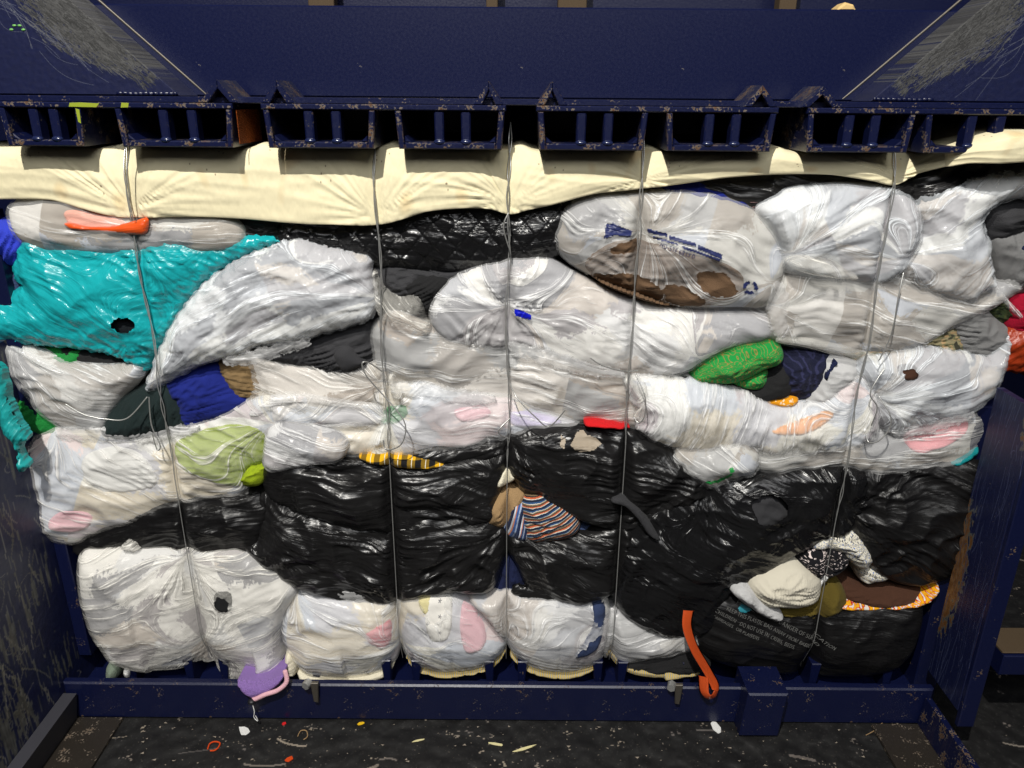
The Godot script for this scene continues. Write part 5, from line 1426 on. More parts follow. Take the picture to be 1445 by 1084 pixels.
	{n = "white_bag", l = "white bag drawn to the wire with one small tear", c = "bag", m = "white_cool", ze = -0.009, bulge = 0.04576, r = 0.05, o = [546, 659, 553, 681, 579, 690, 644, 699, 701, 695, 748, 684, 768, 704, 778, 726, 781, 689, 780, 653, 775, 622, 748, 589, 702, 577, 659, 564, 615, 551, 594, 576, 574, 625], grow = 0.002, dir = 12, torn = 0.0015, pinch = [[576, 620, 130, 2.1, 4.5], [754, 709, 60, 1.3, 4.0]], holes = [[603, 670, 615, 673, 629, 666, 624, 659, 609, 663]], fold = 0.003, id = "tears", fill = "packed_white"},
	{n = "maroon_garment", l = "dark red fabric behind the upper tear of the white bag", c = "garment", m = "c_dark_brown", ze = -0.026, bulge = 0.0602, r = 0.022, o = [591, 681, 634, 684, 639, 651, 603, 651], fold = 0.0045, ff = 95.0, fine = 0.0007, lump = 0.005, gather = 0.001, crumple = 0.0065, wires = true, grow = 0.0, under = "tears", cell = 0.005},
	{n = "clear_bag", l = "translucent bag with pink and teal garments above the black bag", c = "bag", m = "milky", ze = -0.024, bulge = 0.039, r = 0.045, o = [397, 541, 433, 551, 505, 545, 587, 550, 667, 559, 712, 572, 758, 585, 773, 560, 772, 519, 742, 492, 695, 478, 624, 471, 575, 477, 516, 469, 456, 466, 418, 483, 393, 515], grow = 0.014, dir = 5, fill = "packed_grey", id = "pink_bag", fold = 0.0024},
	{n = "pink_garment", l = "dusty pink garment seen through the translucent bag", c = "garment", m = "c_pink", ze = -0.036, bulge = 0.06364, r = 0.022, o = [632, 547, 664, 570, 742, 593, 755, 556, 719, 530, 664, 513], fold = 0.0045, ff = 95.0, fine = 0.0007, lump = 0.005, gather = 0.001, crumple = 0.0065, wires = true, grow = 0.0, under = "pink_bag"},
	{n = "teal_garment", l = "teal garment at the torn corner of the translucent bag", c = "garment", m = "c_teal", ze = -0.034, bulge = 0.06192, r = 0.022, o = [716, 498, 745, 515, 773, 542, 777, 516, 750, 492, 726, 489], fold = 0.0045, ff = 95.0, fine = 0.0007, lump = 0.005, gather = 0.001, crumple = 0.0065, wires = true, grow = 0.0},
	{n = "printed_bag", l = "small thin bag with green print hanging over black bags", c = "bag", m = "milky", ze = 0.001, bulge = 0.0312, r = 0.025, o = [269, 513, 308, 508, 336, 520, 376, 532, 398, 514, 398, 488, 364, 480, 336, 462, 312, 473, 290, 495], grow = 0.014, dir = -35, fill = "packed_grey", fold = 0.004, id = "greenprint", torn = 0.002},
	{n = "cream_fleece", l = "cream fleece scrap beside the lime garment", c = "fleece", m = "bouclee", ze = -0.031, bulge = 0.0473, r = 0.022, o = [-426, 462, -403, 475, -394, 441, -402, 407, -420, 421], fold = 0.0045, ff = 95.0, fine = 0.0007, lump = 0.005, gather = 0.001, crumple = 0.0065, wires = true, grow = 0.0},
	{n = "black_bag", l = "flat black bag with long straight folds below the cloudy bag", c = "bag", m = "black_matt", ze = -0.019, bulge = 0.0364, r = 0.045, o = [-765, 318, -719, 351, -640, 384, -574, 414, -500, 421, -424, 429, -415, 392, -427, 349, -443, 318, -525, 317, -601, 310, -676, 314, -740, 306], grow = 0.014, dir = 10, fold = 0.0034, ff = 37.0, fine = 0.0012, crinkle = 0.0004, lump = 0.01},
	{n = "yellow_plaid_shirt", l = "yellow and black plaid shirt in the slit between black bags", c = "garment", m = "p_plaid", ze = -0.008, bulge = 0.043, r = 0.022, o = [-261, 503, -237, 511, -178, 512, -126, 501, -101, 490, -144, 486, -215, 492], fold = 0.003, ff = 95.0, fine = 0.0007, lump = 0.005, gather = 0.001, crumple = 0.0065, wires = true, grow = 0.002},
	{n = "black_bag", l = "shiny black bag bulging under the yellow plaid shirt", c = "bag", m = "black", ze = -0.012, bulge = 0.04472, r = 0.055, o = [-396, 511, -381, 521, -349, 518, -315, 502, -274, 495, -239, 490, -180, 480, -97, 486, -49, 497, -7, 508, -18, 471, -33, 427, -26, 397, -50, 386, -148, 368, -222, 368, -270, 374, -330, 395, -388, 422, -406, 438, -410, 471], grow = 0.014, dir = -4, pinch = [[-25, 484, 120, 1.7, 4.5]], id = "bl1", fold = 0.0034, ff = 37.0, fine = 0.0012, crinkle = 0.0004, lump = 0.01},
	{n = "black_bag", l = "black bag drape between pastel bag and yellow plaid shirt", c = "bag", m = "black", ze = -0.024, bulge = 0.03432, r = 0.03, o = [-277, 491, -265, 503, -193, 510, -97, 521, -5, 542, 0, 501, -38, 481, -98, 482, -146, 493, -217, 505], grow = 0.014, dir = 10, pinch = [[-7, 530, 100, 1.4, 4.5]], fold = 0.003, ff = 45.0, fine = 0.0014, crinkle = 0.0003},
	{n = "black_bag", l = "black bag with a cream smear gathered at the central wire", c = "bag", m = "black", ze = -0.014, bulge = 0.04472, r = 0.05, o = [-5, 543, 44, 551, 115, 549, 173, 552, 223, 532, 270, 509, 313, 483, 326, 443, 290, 413, 243, 392, 207, 377, 170, 377, 120, 397, 71, 425, 28, 440, 16, 465, -2, 480], grow = 0.014, dir = -12, pinch = [[0, 542, 110, 2.1, 4.5], [310, 457, 120, 1.7, 5.0]], id = "smear", fold = 0.0034, ff = 37.0, fine = 0.0012, crinkle = 0.0004, lump = 0.01},
	{n = "cream_cloth", l = "cream fabric tuft at the central wire between black bags", c = "garment", m = "c_cream", ze = -0.016, bulge = 0.0473, r = 0.022, o = [-33, 447, -26, 473, -11, 490, 5, 493, 17, 482, 10, 464, -8, 450], fold = 0.0045, ff = 95.0, fine = 0.0007, lump = 0.005, gather = 0.001, crumple = 0.0065, wires = true, grow = 0.0},
	{n = "tan_sweater", l = "tan knit sweater sleeve beside the striped knit", c = "garment", m = "c_tan", ze = -0.031, bulge = 0.0516, r = 0.022, o = [-48, 387, -46, 417, -26, 434, 17, 440, 23, 418, 5, 376, -26, 373], fold = 0.004, ff = 95.0, fine = 0.0007, lump = 0.005, gather = 0.001, crumple = 0.0065, wires = true, grow = 0.01, dir = 60},
	{n = "magenta_scrap", l = "magenta fabric scrap beside the tan sweater", c = "garment", m = "c_magenta", ze = -0.031, bulge = 0.0387, r = 0.022, o = [-56, 397, -43, 408, -41, 386, -51, 380], fold = 0.0045, ff = 95.0, fine = 0.0007, lump = 0.005, gather = 0.001, crumple = 0.0065, wires = true, grow = 0.0},
	{n = "striped_knit", l = "multicoloured striped knit in the gap between black bags", c = "garment", m = "p_stripes", ze = -0.026, bulge = 0.05848, r = 0.03, o = [20, 428, 47, 435, 84, 414, 112, 392, 113, 363, 80, 352, 30, 348, 21, 387], fold = 0.005, ff = 88.0, fine = 0.0007, lump = 0.005, gather = 0.001, crumple = 0.0065, wires = true, grow = 0.01, dir = 28},
	{n = "blue_striped_knit", l = "blue and white striped knit sleeve beside the central wire", c = "garment", m = "p_blue_stripes", ze = -0.028, bulge = 0.05676, r = 0.022, o = [-11, 406, 1, 425, 25, 417, 34, 347, 5, 353, -9, 370], fold = 0.004, ff = 95.0, fine = 0.0007, lump = 0.005, gather = 0.001, crumple = 0.0065, wires = true, grow = 0.01, dir = 75},
	{n = "denim_scrap", l = "dark denim with white stitches below the striped knit", c = "garment", m = "c_denim", ze = -0.036, bulge = 0.0473, r = 0.022, o = [68, 347, 114, 362, 161, 363, 177, 348, 137, 337, 87, 333], fold = 0.004, ff = 95.0, fine = 0.0007, lump = 0.005, gather = 0.001, crumple = 0.0065, wires = true, grow = 0.01},
	{n = "black_bag", l = "large black bag sagging onto the pale bottom bags", c = "bag", m = "black", ze = -0.014, bulge = 0.04784, r = 0.06, o = [-422, 430, -389, 421, -330, 394, -259, 366, -197, 367, -149, 342, -176, 284, -204, 221, -281, 220, -343, 242, -379, 257, -414, 286, -446, 315, -459, 332, -430, 354], grow = 0.014, dir = -22, pinch = [[-414, 385, 100, 1.4, 4.5]], fold = 0.0034, ff = 37.0, fine = 0.0012, crinkle = 0.0004, lump = 0.01},
	{n = "black_bag", l = "black bag drawn in folds to the central wire above navy denim", c = "bag", m = "black", ze = -0.012, bulge = 0.04576, r = 0.05, o = [-215, 373, -147, 394, -99, 402, -26, 395, -6, 365, -11, 341, -26, 301, -38, 248, -70, 247, -101, 253, -152, 244, -204, 225, -211, 285], grow = 0.014, dir = 20, pinch = [[-6, 372, 140, 2.2, 5.0]], fold = 0.0034, ff = 37.0, fine = 0.0012, crinkle = 0.0004, lump = 0.01},
	{n = "black_bag", l = "black bag with fanned folds under the striped knit", c = "bag", m = "black", ze = -0.012, bulge = 0.0468, r = 0.05, o = [-6, 358, 48, 349, 134, 351, 183, 369, 205, 363, 204, 303, 191, 256, 140, 228, 76, 232, 40, 248, 22, 301, 2, 330], grow = 0.014, dir = -18, pinch = [[-3, 369, 150, 2.2, 5.0]], fold = 0.0034, ff = 37.0, fine = 0.0012, crinkle = 0.0004, lump = 0.01},
	{n = "navy_jeans", l = "navy jeans in the triangular gap at the central wire", c = "garment", m = "c_navy", ze = -0.044, bulge = 0.043, r = 0.022, o = [-42, 215, -26, 272, -9, 309, 12, 287, 36, 225, 28, 210], fold = 0.005, ff = 95.0, fine = 0.0007, lump = 0.005, gather = 0.001, crumple = 0.0065, wires = true, grow = 0.01, dir = 80},
	{n = "black_bag", l = "huge glossy black bag with a torn hole and rolled strap", c = "bag", m = "black_gloss", ze = -0.014, bulge = 0.05096, r = 0.065, o = [303, 470, 346, 457, 404, 467, 451, 477, 521, 485, 581, 483, 599, 446, 589, 402, 575, 367, 528, 353, 494, 331, 449, 294, 403, 264, 382, 242, 362, 165, 312, 149, 259, 161, 212, 194, 187, 243, 197, 331, 202, 381, 254, 406], grow = 0.014, dir = -38, pinch = [[326, 460, 100, 1.3, 4.5], [564, 420, 120, 1.9, 5.0]], holes = [[398, 438, 411, 448, 438, 449, 455, 439, 455, 417, 437, 406, 412, 403]], fold = 0.003, ff = 35.0, fine = 0.0013, crinkle = 0.0006, id = "bighole"},
	{n = "grey_garment", l = "dark grey garment inside the hole of the black bag", c = "garment", m = "c_charcoal", ze = -0.036, bulge = 0.0559, r = 0.022, o = [378, 462, 471, 463, 482, 382, 387, 381], fold = 0.006, ff = 110.0, fine = 0.0007, lump = 0.005, gather = 0.001, crumple = 0.0065, wires = true, grow = 0.0, under = "bighole", cell = 0.003, gap = 0.014},
	{n = "black_bag", l = "dark black bag with folds fanning out from the wire", c = "bag", m = "black_matt", ze = -0.014, bulge = 0.04472, r = 0.055, o = [577, 480, 664, 486, 734, 493, 780, 500, 799, 434, 798, 350, 788, 304, 755, 271, 705, 266, 651, 288, 616, 331, 585, 388], grow = 0.014, dir = -25, pinch = [[567, 417, 170, 2.5, 5.5]], fold = 0.0034, ff = 37.0, fine = 0.0012, crinkle = 0.0004, lump = 0.01},
	{n = "floral_blouse", l = "white floral blouse crumpled below the pinched black bags", c = "garment", m = "p_floral", ze = -0.026, bulge = 0.05332, r = 0.022, o = [516, 338, 544, 358, 586, 370, 601, 353, 628, 320, 619, 295, 595, 316, 572, 339], fold = 0.006, ff = 104.0, fine = 0.0007, lump = 0.005, gather = 0.001, crumple = 0.0065, wires = true, grow = 0.01},
	{n = "floral_cloth", l = "white cloth with blue flowers under the fanned black bag", c = "garment", m = "p_floral", ze = -0.031, bulge = 0.0473, r = 0.022, o = [616, 285, 637, 302, 689, 273, 663, 262, 629, 250], fold = 0.004, ff = 95.0, fine = 0.0007, lump = 0.005, gather = 0.001, crumple = 0.0065, wires = true, grow = 0.002},
	{n = "black_floral_dress", l = "black dress with white flowers beside the ribbed top", c = "garment", m = "p_black_floral", ze = -0.028, bulge = 0.05332, r = 0.022, o = [502, 308, 512, 331, 555, 334, 585, 326, 586, 297, 558, 274, 525, 281], fold = 0.005, ff = 95.0, fine = 0.0007, lump = 0.005, gather = 0.001, crumple = 0.0065, wires = true, grow = 0.01},
	{n = "ribbed_top", l = "white ribbed top spilling from the black bags", c = "garment", m = "p_ribs", ze = -0.011, bulge = 0.06192, r = 0.022, o = [416, 271, 442, 293, 490, 308, 517, 294, 539, 272, 538, 242, 494, 231, 443, 234], fold = 0.005, ff = 72.0, fine = 0.0007, lump = 0.005, gather = 0.001, crumple = 0.0065, wires = true, grow = 0.01, dir = -10, rib = 0.0015, id = "ribbed"},
	{n = "white_lining", l = "white lining turned out beside the black floral dress", c = "garment", m = "c_white", ze = -0.006, bulge = 0.043, r = 0.012, o = [537, 239, 537, 263, 546, 281, 560, 288, 557, 269], fold = 0.0045, ff = 95.0, fine = 0.0007, lump = 0.005, gather = 0.001, crumple = 0.0065, wires = true, grow = 0.0},
	{n = "grey_sock", l = "pale grey sock hanging over the warning print", c = "sock", m = "c_light_grey", ze = 0.004, bulge = 0.0473, r = 0.018, o = [376, 263, 396, 279, 419, 272, 444, 246, 479, 219, 488, 204, 471, 198, 442, 210, 407, 235], fold = 0.002, ff = 95.0, fine = 0.0007, lump = 0.005, gather = 0.001, crumple = 0.0065, wires = true, grow = 0.0, dir = -35},
	{n = "olive_garment", l = "olive fabric folds below the ribbed top", c = "garment", m = "c_olive", ze = -0.026, bulge = 0.0473, r = 0.022, o = [438, 206, 462, 224, 514, 219, 550, 234, 574, 260, 597, 230, 587, 204, 544, 188, 491, 194], fold = 0.006, ff = 96.0, fine = 0.0007, lump = 0.005, gather = 0.001, crumple = 0.0065, wires = true, grow = 0.01},
	{n = "brown_garment", l = "brown and dark green fabric in the slit above the warning bag", c = "garment", m = "c_dark_brown", ze = -0.036, bulge = 0.0473, r = 0.022, o = [591, 243, 644, 237, 713, 244, 747, 235, 738, 214, 662, 207, 609, 212], fold = 0.0045, ff = 95.0, fine = 0.0007, lump = 0.005, gather = 0.001, crumple = 0.0065, wires = true, grow = 0.01},
	{n = "flame_print_shirt", l = "yellow and red printed shirt edge above the warning bag", c = "garment", m = "p_flame", ze = -0.016, bulge = 0.0473, r = 0.014, o = [572, 220, 592, 230, 651, 218, 725, 234, 754, 264, 761, 269, 758, 243, 740, 219, 665, 209, 602, 208], fold = 0.003, ff = 95.0, fine = 0.0007, lump = 0.005, gather = 0.001, crumple = 0.0065, wires = true, grow = 0.0, dir = 2},
	{n = "black_bag", l = "black bag printed with a white suffocation warning", c = "bag", m = "black_matt", ze = -0.016, bulge = 0.04784, r = 0.055, o = [356, 231, 433, 225, 499, 211, 589, 204, 665, 212, 728, 231, 737, 170, 729, 106, 692, 73, 611, 66, 504, 71, 423, 84, 368, 106, 341, 147], grow = 0.014, dir = -12, fold = 0.0012, ff = 29.0, fine = 0.0006, crinkle = 0.0003, id = "warn", lump = 0.004},
	{n = "white_bag", l = "fat white bag with two lobes and a small round hole", c = "bag", m = "white_warm", ze = -0.009, bulge = 0.0676, r = 0.075, o = [-754, 324, -704, 328, -668, 334, -654, 331, -581, 326, -481, 332, -442, 330, -404, 293, -373, 249, -381, 225, -407, 182, -417, 135, -413, 79, -419, 55, -477, 36, -530, 37, -564, 58, -579, 82, -594, 68, -632, 61, -685, 64, -734, 83, -753, 122, -769, 179, -768, 254], grow = 0.0, dir = 14, pinch = [[-563, 313, 110, 1.7, 5.0], [-555, 128, 100, 1.9, 5.0], [-371, 272, 70, 1.7, 4.0]], holes = [[-508, 247, -500, 254, -487, 250, -488, 232, -499, 225, -509, 232]], id = "lobes", crumple = 0.0009, lump = 0.005, fold = 0.0016, fill = "packed_white"},
	{n = "dark_lining", l = "dark lining behind the small round hole of the white bag", c = "garment", m = "c_black", ze = -0.036, bulge = 0.0602, r = 0.022, o = [-516, 264, -475, 265, -481, 215, -522, 214], fold = 0.0045, ff = 95.0, fine = 0.0007, lump = 0.005, gather = 0.001, crumple = 0.0065, wires = true, grow = 0.0, under = "lobes", cell = 0.005},
	{n = "white_bag", l = "white bag of cream and pink clothes over the cream cotton hem", c = "bag", m = "milky_thick", ze = -0.014, bulge = 0.06084, r = 0.06, o = [-374, 240, -330, 238, -254, 228, -209, 225, -205, 164, -205, 100, -216, 74, -264, 56, -318, 50, -370, 56, -401, 81, -414, 121, -417, 162, -403, 200], grow = 0.003, dir = -8, fill = "packed_pale", id = "pinkbottom", crumple = 0.0009, lump = 0.005, fold = 0.0024, pinch = [[-200, 123, 100, 1.7, 4.5], [-386, 235, 70, 1.3, 4.0]]},
	{n = "pink_garment", l = "pink garment seen through the white bag by the wire", c = "garment", m = "c_pink", ze = -0.026, bulge = 0.07654, r = 0.022, o = [-266, 168, -231, 185, -209, 194, -211, 136, -228, 120, -252, 140], fold = 0.0045, ff = 95.0, fine = 0.0007, lump = 0.005, gather = 0.001, crumple = 0.0065, wires = true, grow = 0.0, under = "pinkbottom", cell = 0.004},
	{n = "cotton_sheet", l = "cream cotton sheet edge hanging below the white bag", c = "garment", m = "c_cream", ze = -0.026, bulge = 0.0645, r = 0.014, o = [-398, 73, -360, 57, -294, 44, -233, 61, -212, 74, -227, 50, -267, 36, -322, 30, -388, 43], fold = 0.003, ff = 95.0, fine = 0.0007, lump = 0.005, gather = 0.001, crumple = 0.0065, wires = true, grow = 0.002, dir = -3},
	{n = "torn_bag", l = "torn thin bag showing star-print cotton and pale pink clothes", c = "bag", m = "milky", ze = -0.014, bulge = 0.0624, r = 0.06, o = [-205, 222, -184, 250, -139, 250, -89, 232, -51, 190, -18, 142, -5, 109, -26, 85, -78, 68, -131, 64, -177, 75, -201, 97, -206, 164], grow = 0.003, dir = -40, fill = "packed_pale", id = "starbag", crumple = 0.0009, lump = 0.005, holes = [[-158, 243, -145, 258, -128, 255, -116, 238, -119, 211, -137, 193, -149, 217]], fold = 0.0022, pinch = [[-196, 129, 100, 1.7, 4.5]]},
	{n = "star_print_cotton", l = "white cotton with grey stars inside the torn thin bag", c = "garment", m = "p_stars", ze = -0.026, bulge = 0.0774, r = 0.022, o = [-147, 255, -98, 253, -100, 158, -145, 147, -155, 196], fold = 0.004, ff = 95.0, fine = 0.0007, lump = 0.005, gather = 0.001, crumple = 0.0065, wires = true, grow = 0.0, under = "starbag", cell = 0.004},
	{n = "straw_garment", l = "straw coloured crumpled garment in the torn bag opening", c = "garment", m = "c_straw", ze = -0.026, bulge = 0.0774, r = 0.022, o = [-169, 258, -140, 267, -133, 232, -144, 199, -163, 218], fold = 0.005, ff = 95.0, fine = 0.0007, lump = 0.005, gather = 0.001, crumple = 0.0065, wires = true, grow = 0.0, under = "starbag", cell = 0.003},
	{n = "pale_lilac_garment", l = "pale lilac garment filling the torn thin bag", c = "garment", m = "c_rose", ze = -0.026, bulge = 0.0774, r = 0.022, o = [-89, 229, -64, 209, -45, 179, -37, 148, -50, 126, -82, 120, -94, 174], fold = 0.001, ff = 95.0, fine = 0.0007, lump = 0.005, gather = 0.001, crumple = 0.0065, wires = true, grow = 0.0, under = "starbag", cell = 0.004},
	{n = "white_bag", l = "grey white bag with a dark jeans corner inside", c = "bag", m = "milky_thick", ze = -0.014, bulge = 0.0624, r = 0.06, o = [-83, 233, -7, 242, 63, 240, 139, 232, 173, 223, 183, 183, 179, 120, 167, 86, 120, 66, 67, 66, 27, 82, 3, 107, -18, 141, -51, 187], grow = 0.003, dir = -20, fill = "packed_white", id = "jeansbag", crumple = 0.0009, lump = 0.005, holes = [[150, 246, 162, 249, 169, 217, 163, 181, 152, 193, 144, 217], [117, 122, 134, 144, 161, 165, 166, 161, 155, 130, 138, 113]], fold = 0.0024, pinch = [[-4, 134, 100, 1.7, 4.5], [169, 196, 80, 1.7, 4.5]]},
	{n = "jeans_corner", l = "dark jeans corner showing through the grey white bag", c = "garment", m = "c_denim", ze = -0.026, bulge = 0.07654, r = 0.022, o = [135, 255, 169, 249, 175, 187, 161, 122, 115, 109, 112, 129, 150, 184], fold = 0.0045, ff = 95.0, fine = 0.0007, lump = 0.005, gather = 0.001, crumple = 0.0065, wires = true, grow = 0.0, under = "jeansbag", cell = 0.004},
	{n = "white_bag", l = "short white bag tucked under the sagging black bag", c = "bag", m = "milky_thick", ze = -0.019, bulge = 0.04056, r = 0.04, o = [180, 192, 233, 171, 300, 153, 352, 144, 335, 120, 277, 103, 212, 91, 180, 91], grow = 0.014, dir = 12, fill = "packed_grey", fold = 0.003},
	{n = "black_sweater", l = "black garment lying on the braided trim", c = "garment", m = "c_black", ze = -0.036, bulge = 0.0516, r = 0.022, o = [196, 75, 241, 85, 294, 96, 352, 111, 376, 70, 324, 53, 243, 52], fold = 0.004, ff = 95.0, fine = 0.0007, lump = 0.005, gather = 0.001, crumple = 0.0065, wires = true, grow = 0.01},
	{n = "braided_trim", l = "yellow and grey braided trim of a blanket under the black garment", c = "trim", m = "p_braid", ze = -0.016, bulge = 0.0473, r = 0.01, o = [176, 91, 187, 98, 212, 78, 266, 72, 351, 80, 359, 67, 294, 53, 240, 56, 200, 68], fold = 0.001, ff = 110.0, fine = 0.002, lump = 0.001, gather = 0.001, crumple = 0.0, wires = true, grow = 0.0, dir = 0},
	{n = "fringe", l = "grey and yellow fringe edge below the torn thin bag", c = "fringe", m = "p_braid", ze = -0.016, bulge = 0.043, r = 0.006, o = [-203, 84, -178, 67, -132, 56, -79, 60, -26, 77, -6, 100, -5, 92, -23, 69, -79, 52, -132, 48, -180, 59], fold = 0.0005, ff = 110.0, fine = 0.002, lump = 0.001, gather = 0.001, crumple = 0.0, wires = true, grow = 0.0},
	{n = "fringe", l = "yellow and grey fringe edge below the grey white bag", c = "fringe", m = "p_braid", ze = -0.016, bulge = 0.043, r = 0.006, o = [1, 98, 27, 74, 67, 60, 120, 59, 167, 81, 173, 74, 123, 49, 65, 50, 25, 66, -2, 89], fold = 0.0005, ff = 110.0, fine = 0.002, lump = 0.001, gather = 0.001, crumple = 0.0, wires = true, grow = 0.0},
	{n = "purple_hood", l = "purple hood with pink edge hanging below the fat white bag", c = "hood", m = "purple_fleece", ze = 0.054, bulge = 0.0258, r = 0.02, o = [-491, 91, -472, 85, -434, 85, -401, 101, -403, 89, -422, 69, -457, 53, -469, 58], fold = 0.002, ff = 95.0, fine = 0.0007, lump = 0.005, gather = 0.001, crumple = 0.0065, wires = false, grow = 0.0, dir = -10, id = "hood"},
	{n = "grey_mitten", l = "grey green sock tip below the fat white bag", c = "sock", m = "c_sage", ze = -0.006, bulge = 0.0344, r = 0.014, o = [-747, 73, -734, 86, -717, 79, -723, 50, -740, 40, -750, 50], fold = 0.0045, ff = 95.0, fine = 0.0007, lump = 0.005, gather = 0.001, crumple = 0.0065, wires = true, grow = 0.0},
	{n = "white_tassel", l = "white tassel beside the grey green sock tip", c = "tassel", m = "c_white", ze = -0.006, bulge = 0.0301, r = 0.008, o = [-716, 72, -697, 76, -700, 56, -708, 41, -715, 49], fold = 0.004, ff = 95.0, fine = 0.0007, lump = 0.005, gather = 0.001, crumple = 0.0065, wires = true, grow = 0.0, dir = 80},
	{n = "beige_sleeve", l = "beige twisted sleeve end between the two pale bags", c = "garment", m = "c_cream", ze = -0.006, bulge = 0.043, r = 0.014, o = [-415, 103, -400, 119, -387, 87, -393, 58, -411, 61], fold = 0.004, ff = 95.0, fine = 0.0007, lump = 0.005, gather = 0.001, crumple = 0.0065, wires = true, grow = 0.0},
	{n = "red_strip", l = "red fabric strip between white bag and black bag", c = "fabric strip", m = "c_red", ze = 0.009, bulge = 0.0258, r = 0.008, o = [113, 575, 129, 578, 169, 572, 196, 564, 193, 559, 158, 565, 117, 567], fold = 0.001, ff = 95.0, fine = 0.0007, lump = 0.005, gather = 0.001, crumple = 0.0065, wires = true, grow = 0.0},
	{n = "cream_scrap", l = "cream fabric scrap below the red fabric strip", c = "garment", m = "c_cream", ze = -0.016, bulge = 0.0387, r = 0.01, o = [110, 555, 144, 558, 152, 548, 133, 543, 113, 545], fold = 0.0045, ff = 95.0, fine = 0.0007, lump = 0.005, gather = 0.001, crumple = 0.0065, wires = true, grow = 0.0},
	{n = "hoop_strap", l = "grey elastic strap looped over the black bag edge", c = "strap", m = "c_charcoal", ze = 0.03, bulge = 0.0086, r = 0.006, o = [163, 439, 171, 447, 186, 444, 210, 428, 233, 399, 247, 375, 256, 361, 233, 372, 211, 407, 189, 431, 175, 433], fold = 0.0006, ff = 95.0, fine = 0.0007, lump = 0.001, gather = 0.001, crumple = 0.0, wires = false, grow = 0.0},
	{n = "film_strip", l = "rolled white film edge crossing the cloudy and beige bags", c = "film strip", m = "white", ze = 0.012, bulge = 0.008, r = 0.006, o = [-430, 583, -381, 614, -330, 620, -274, 609, -204, 601, -205, 590, -275, 596, -331, 605, -375, 601, -411, 576], deep = 0.004, dir = -5, fold = 0.002, lump = 0.001, crumple = 0.0},
	{n = "film_strip", l = "narrow white film band over the torn opening with green scarves", c = "film strip", m = "white_warm", ze = 0.006, bulge = 0.008, r = 0.006, o = [409, 719, 471, 716, 528, 702, 581, 687, 577, 674, 520, 683, 462, 701, 408, 708], deep = 0.004, dir = -14, fold = 0.002, lump = 0.001, crumple = 0.0},
	{n = "film_strip", l = "rolled white film edge stretched over the white bag beside green fleece", c = "film strip", m = "white", ze = 0.012, bulge = 0.008, r = 0.006, o = [-793, 700, -756, 685, -717, 658, -677, 632, -638, 616, -639, 609, -681, 624, -721, 649, -761, 674], deep = 0.004, dir = -28, fold = 0.001, lump = 0.0005, crumple = 0.0},
	{n = "film_flap", l = "white film flap folded beside the wire next to fine wrinkles", c = "film flap", m = "white_warm", ze = 0.006, bulge = 0.022, r = 0.016, o = [172, 646, 196, 655, 216, 638, 224, 597, 213, 570, 195, 577, 202, 609, 187, 631], deep = 0.015, dir = 75, fold = 0.003, lump = 0.003, torn = 0.0012},
	{n = "film_strip", l = "thin white film shred hanging over crimson fabric", c = "film strip", m = "white", ze = 0.0, bulge = 0.008, r = 0.006, o = [724, 812, 731, 812, 757, 781, 795, 750, 795, 741, 750, 775], deep = 0.004, dir = -45, fold = 0.0012, lump = 0.0005, crumple = 0.0},
	{n = "film_flap", l = "white film peak standing up over the flat black bag", c = "film flap", m = "white_warm", ze = 0.012, bulge = 0.016, r = 0.01, o = [-675, 331, -662, 345, -653, 348, -642, 337, -636, 328, -655, 324], deep = 0.01, dir = 20, fold = 0.002, lump = 0.001, torn = 0.001, crumple = 0.0},
	{n = "film_flap", l = "crumpled clear film wad beside the looped wire", c = "film flap", m = "white_warm", ze = 0.006, bulge = 0.03, r = 0.014, o = [-199, 650, -187, 652, -183, 632, -172, 619, -175, 609, -190, 611, -197, 626], deep = 0.015, dir = 60, fold = 0.005, ff = 67.0, lump = 0.003},
	{n = "film_flap", l = "ragged film shreds along the lower edge of the big crumpled bag", c = "film flap", m = "milky_thick", ze = 0.006, bulge = 0.01, r = 0.012, o = [-472, 670, -414, 687, -357, 704, -307, 713, -321, 693, -361, 684, -390, 668, -431, 661], deep = 0.003, dir = 14, fold = 0.0028, ff = 60.0, lump = 0.003, crumple = 0.0015, torn = 0.003},
	{n = "film_flap", l = "gathered film fold between the torn bag and the slack translucent bag", c = "film flap", m = "white", ze = 0.006, bulge = 0.01, r = 0.012, o = [381, 800, 403, 811, 425, 780, 420, 749, 435, 722, 412, 712, 393, 747], deep = 0.003, dir = 75, fold = 0.0028, ff = 60.0, lump = 0.003, crumple = 0.0015, torn = 0.003},
	{n = "film_flap", l = "loose film sheet edge lying over the long beige bag", c = "film flap", m = "milky_thick", ze = 0.006, bulge = 0.01, r = 0.012, o = [-9, 709, 52, 698, 120, 673, 181, 661, 175, 645, 109, 651, 42, 672, -8, 686], deep = 0.003, dir = -14, fold = 0.0028, ff = 60.0, lump = 0.003, crumple = 0.0015, torn = 0.003},
	{n = "film_flap", l = "loose film sheet edge lying over the pastel bag", c = "film flap", m = "milky_thick", ze = 0.006, bulge = 0.01, r = 0.012, o = [-200, 639, -138, 635, -71, 626, -20, 616, -32, 597, -116, 606, -189, 613], deep = 0.003, dir = -5, fold = 0.0028, ff = 60.0, lump = 0.003, crumple = 0.0015, torn = 0.003},
	{n = "film_flap", l = "loose film sheet edge along the top of the cloudy bag", c = "film flap", m = "milky_thick", ze = 0.006, bulge = 0.01, r = 0.012, o = [-747, 556, -660, 555, -568, 555, -503, 565, -514, 543, -607, 527, -699, 531, -745, 533], deep = 0.003, dir = 4, fold = 0.0028, ff = 60.0, lump = 0.003, crumple = 0.0015, torn = 0.003},
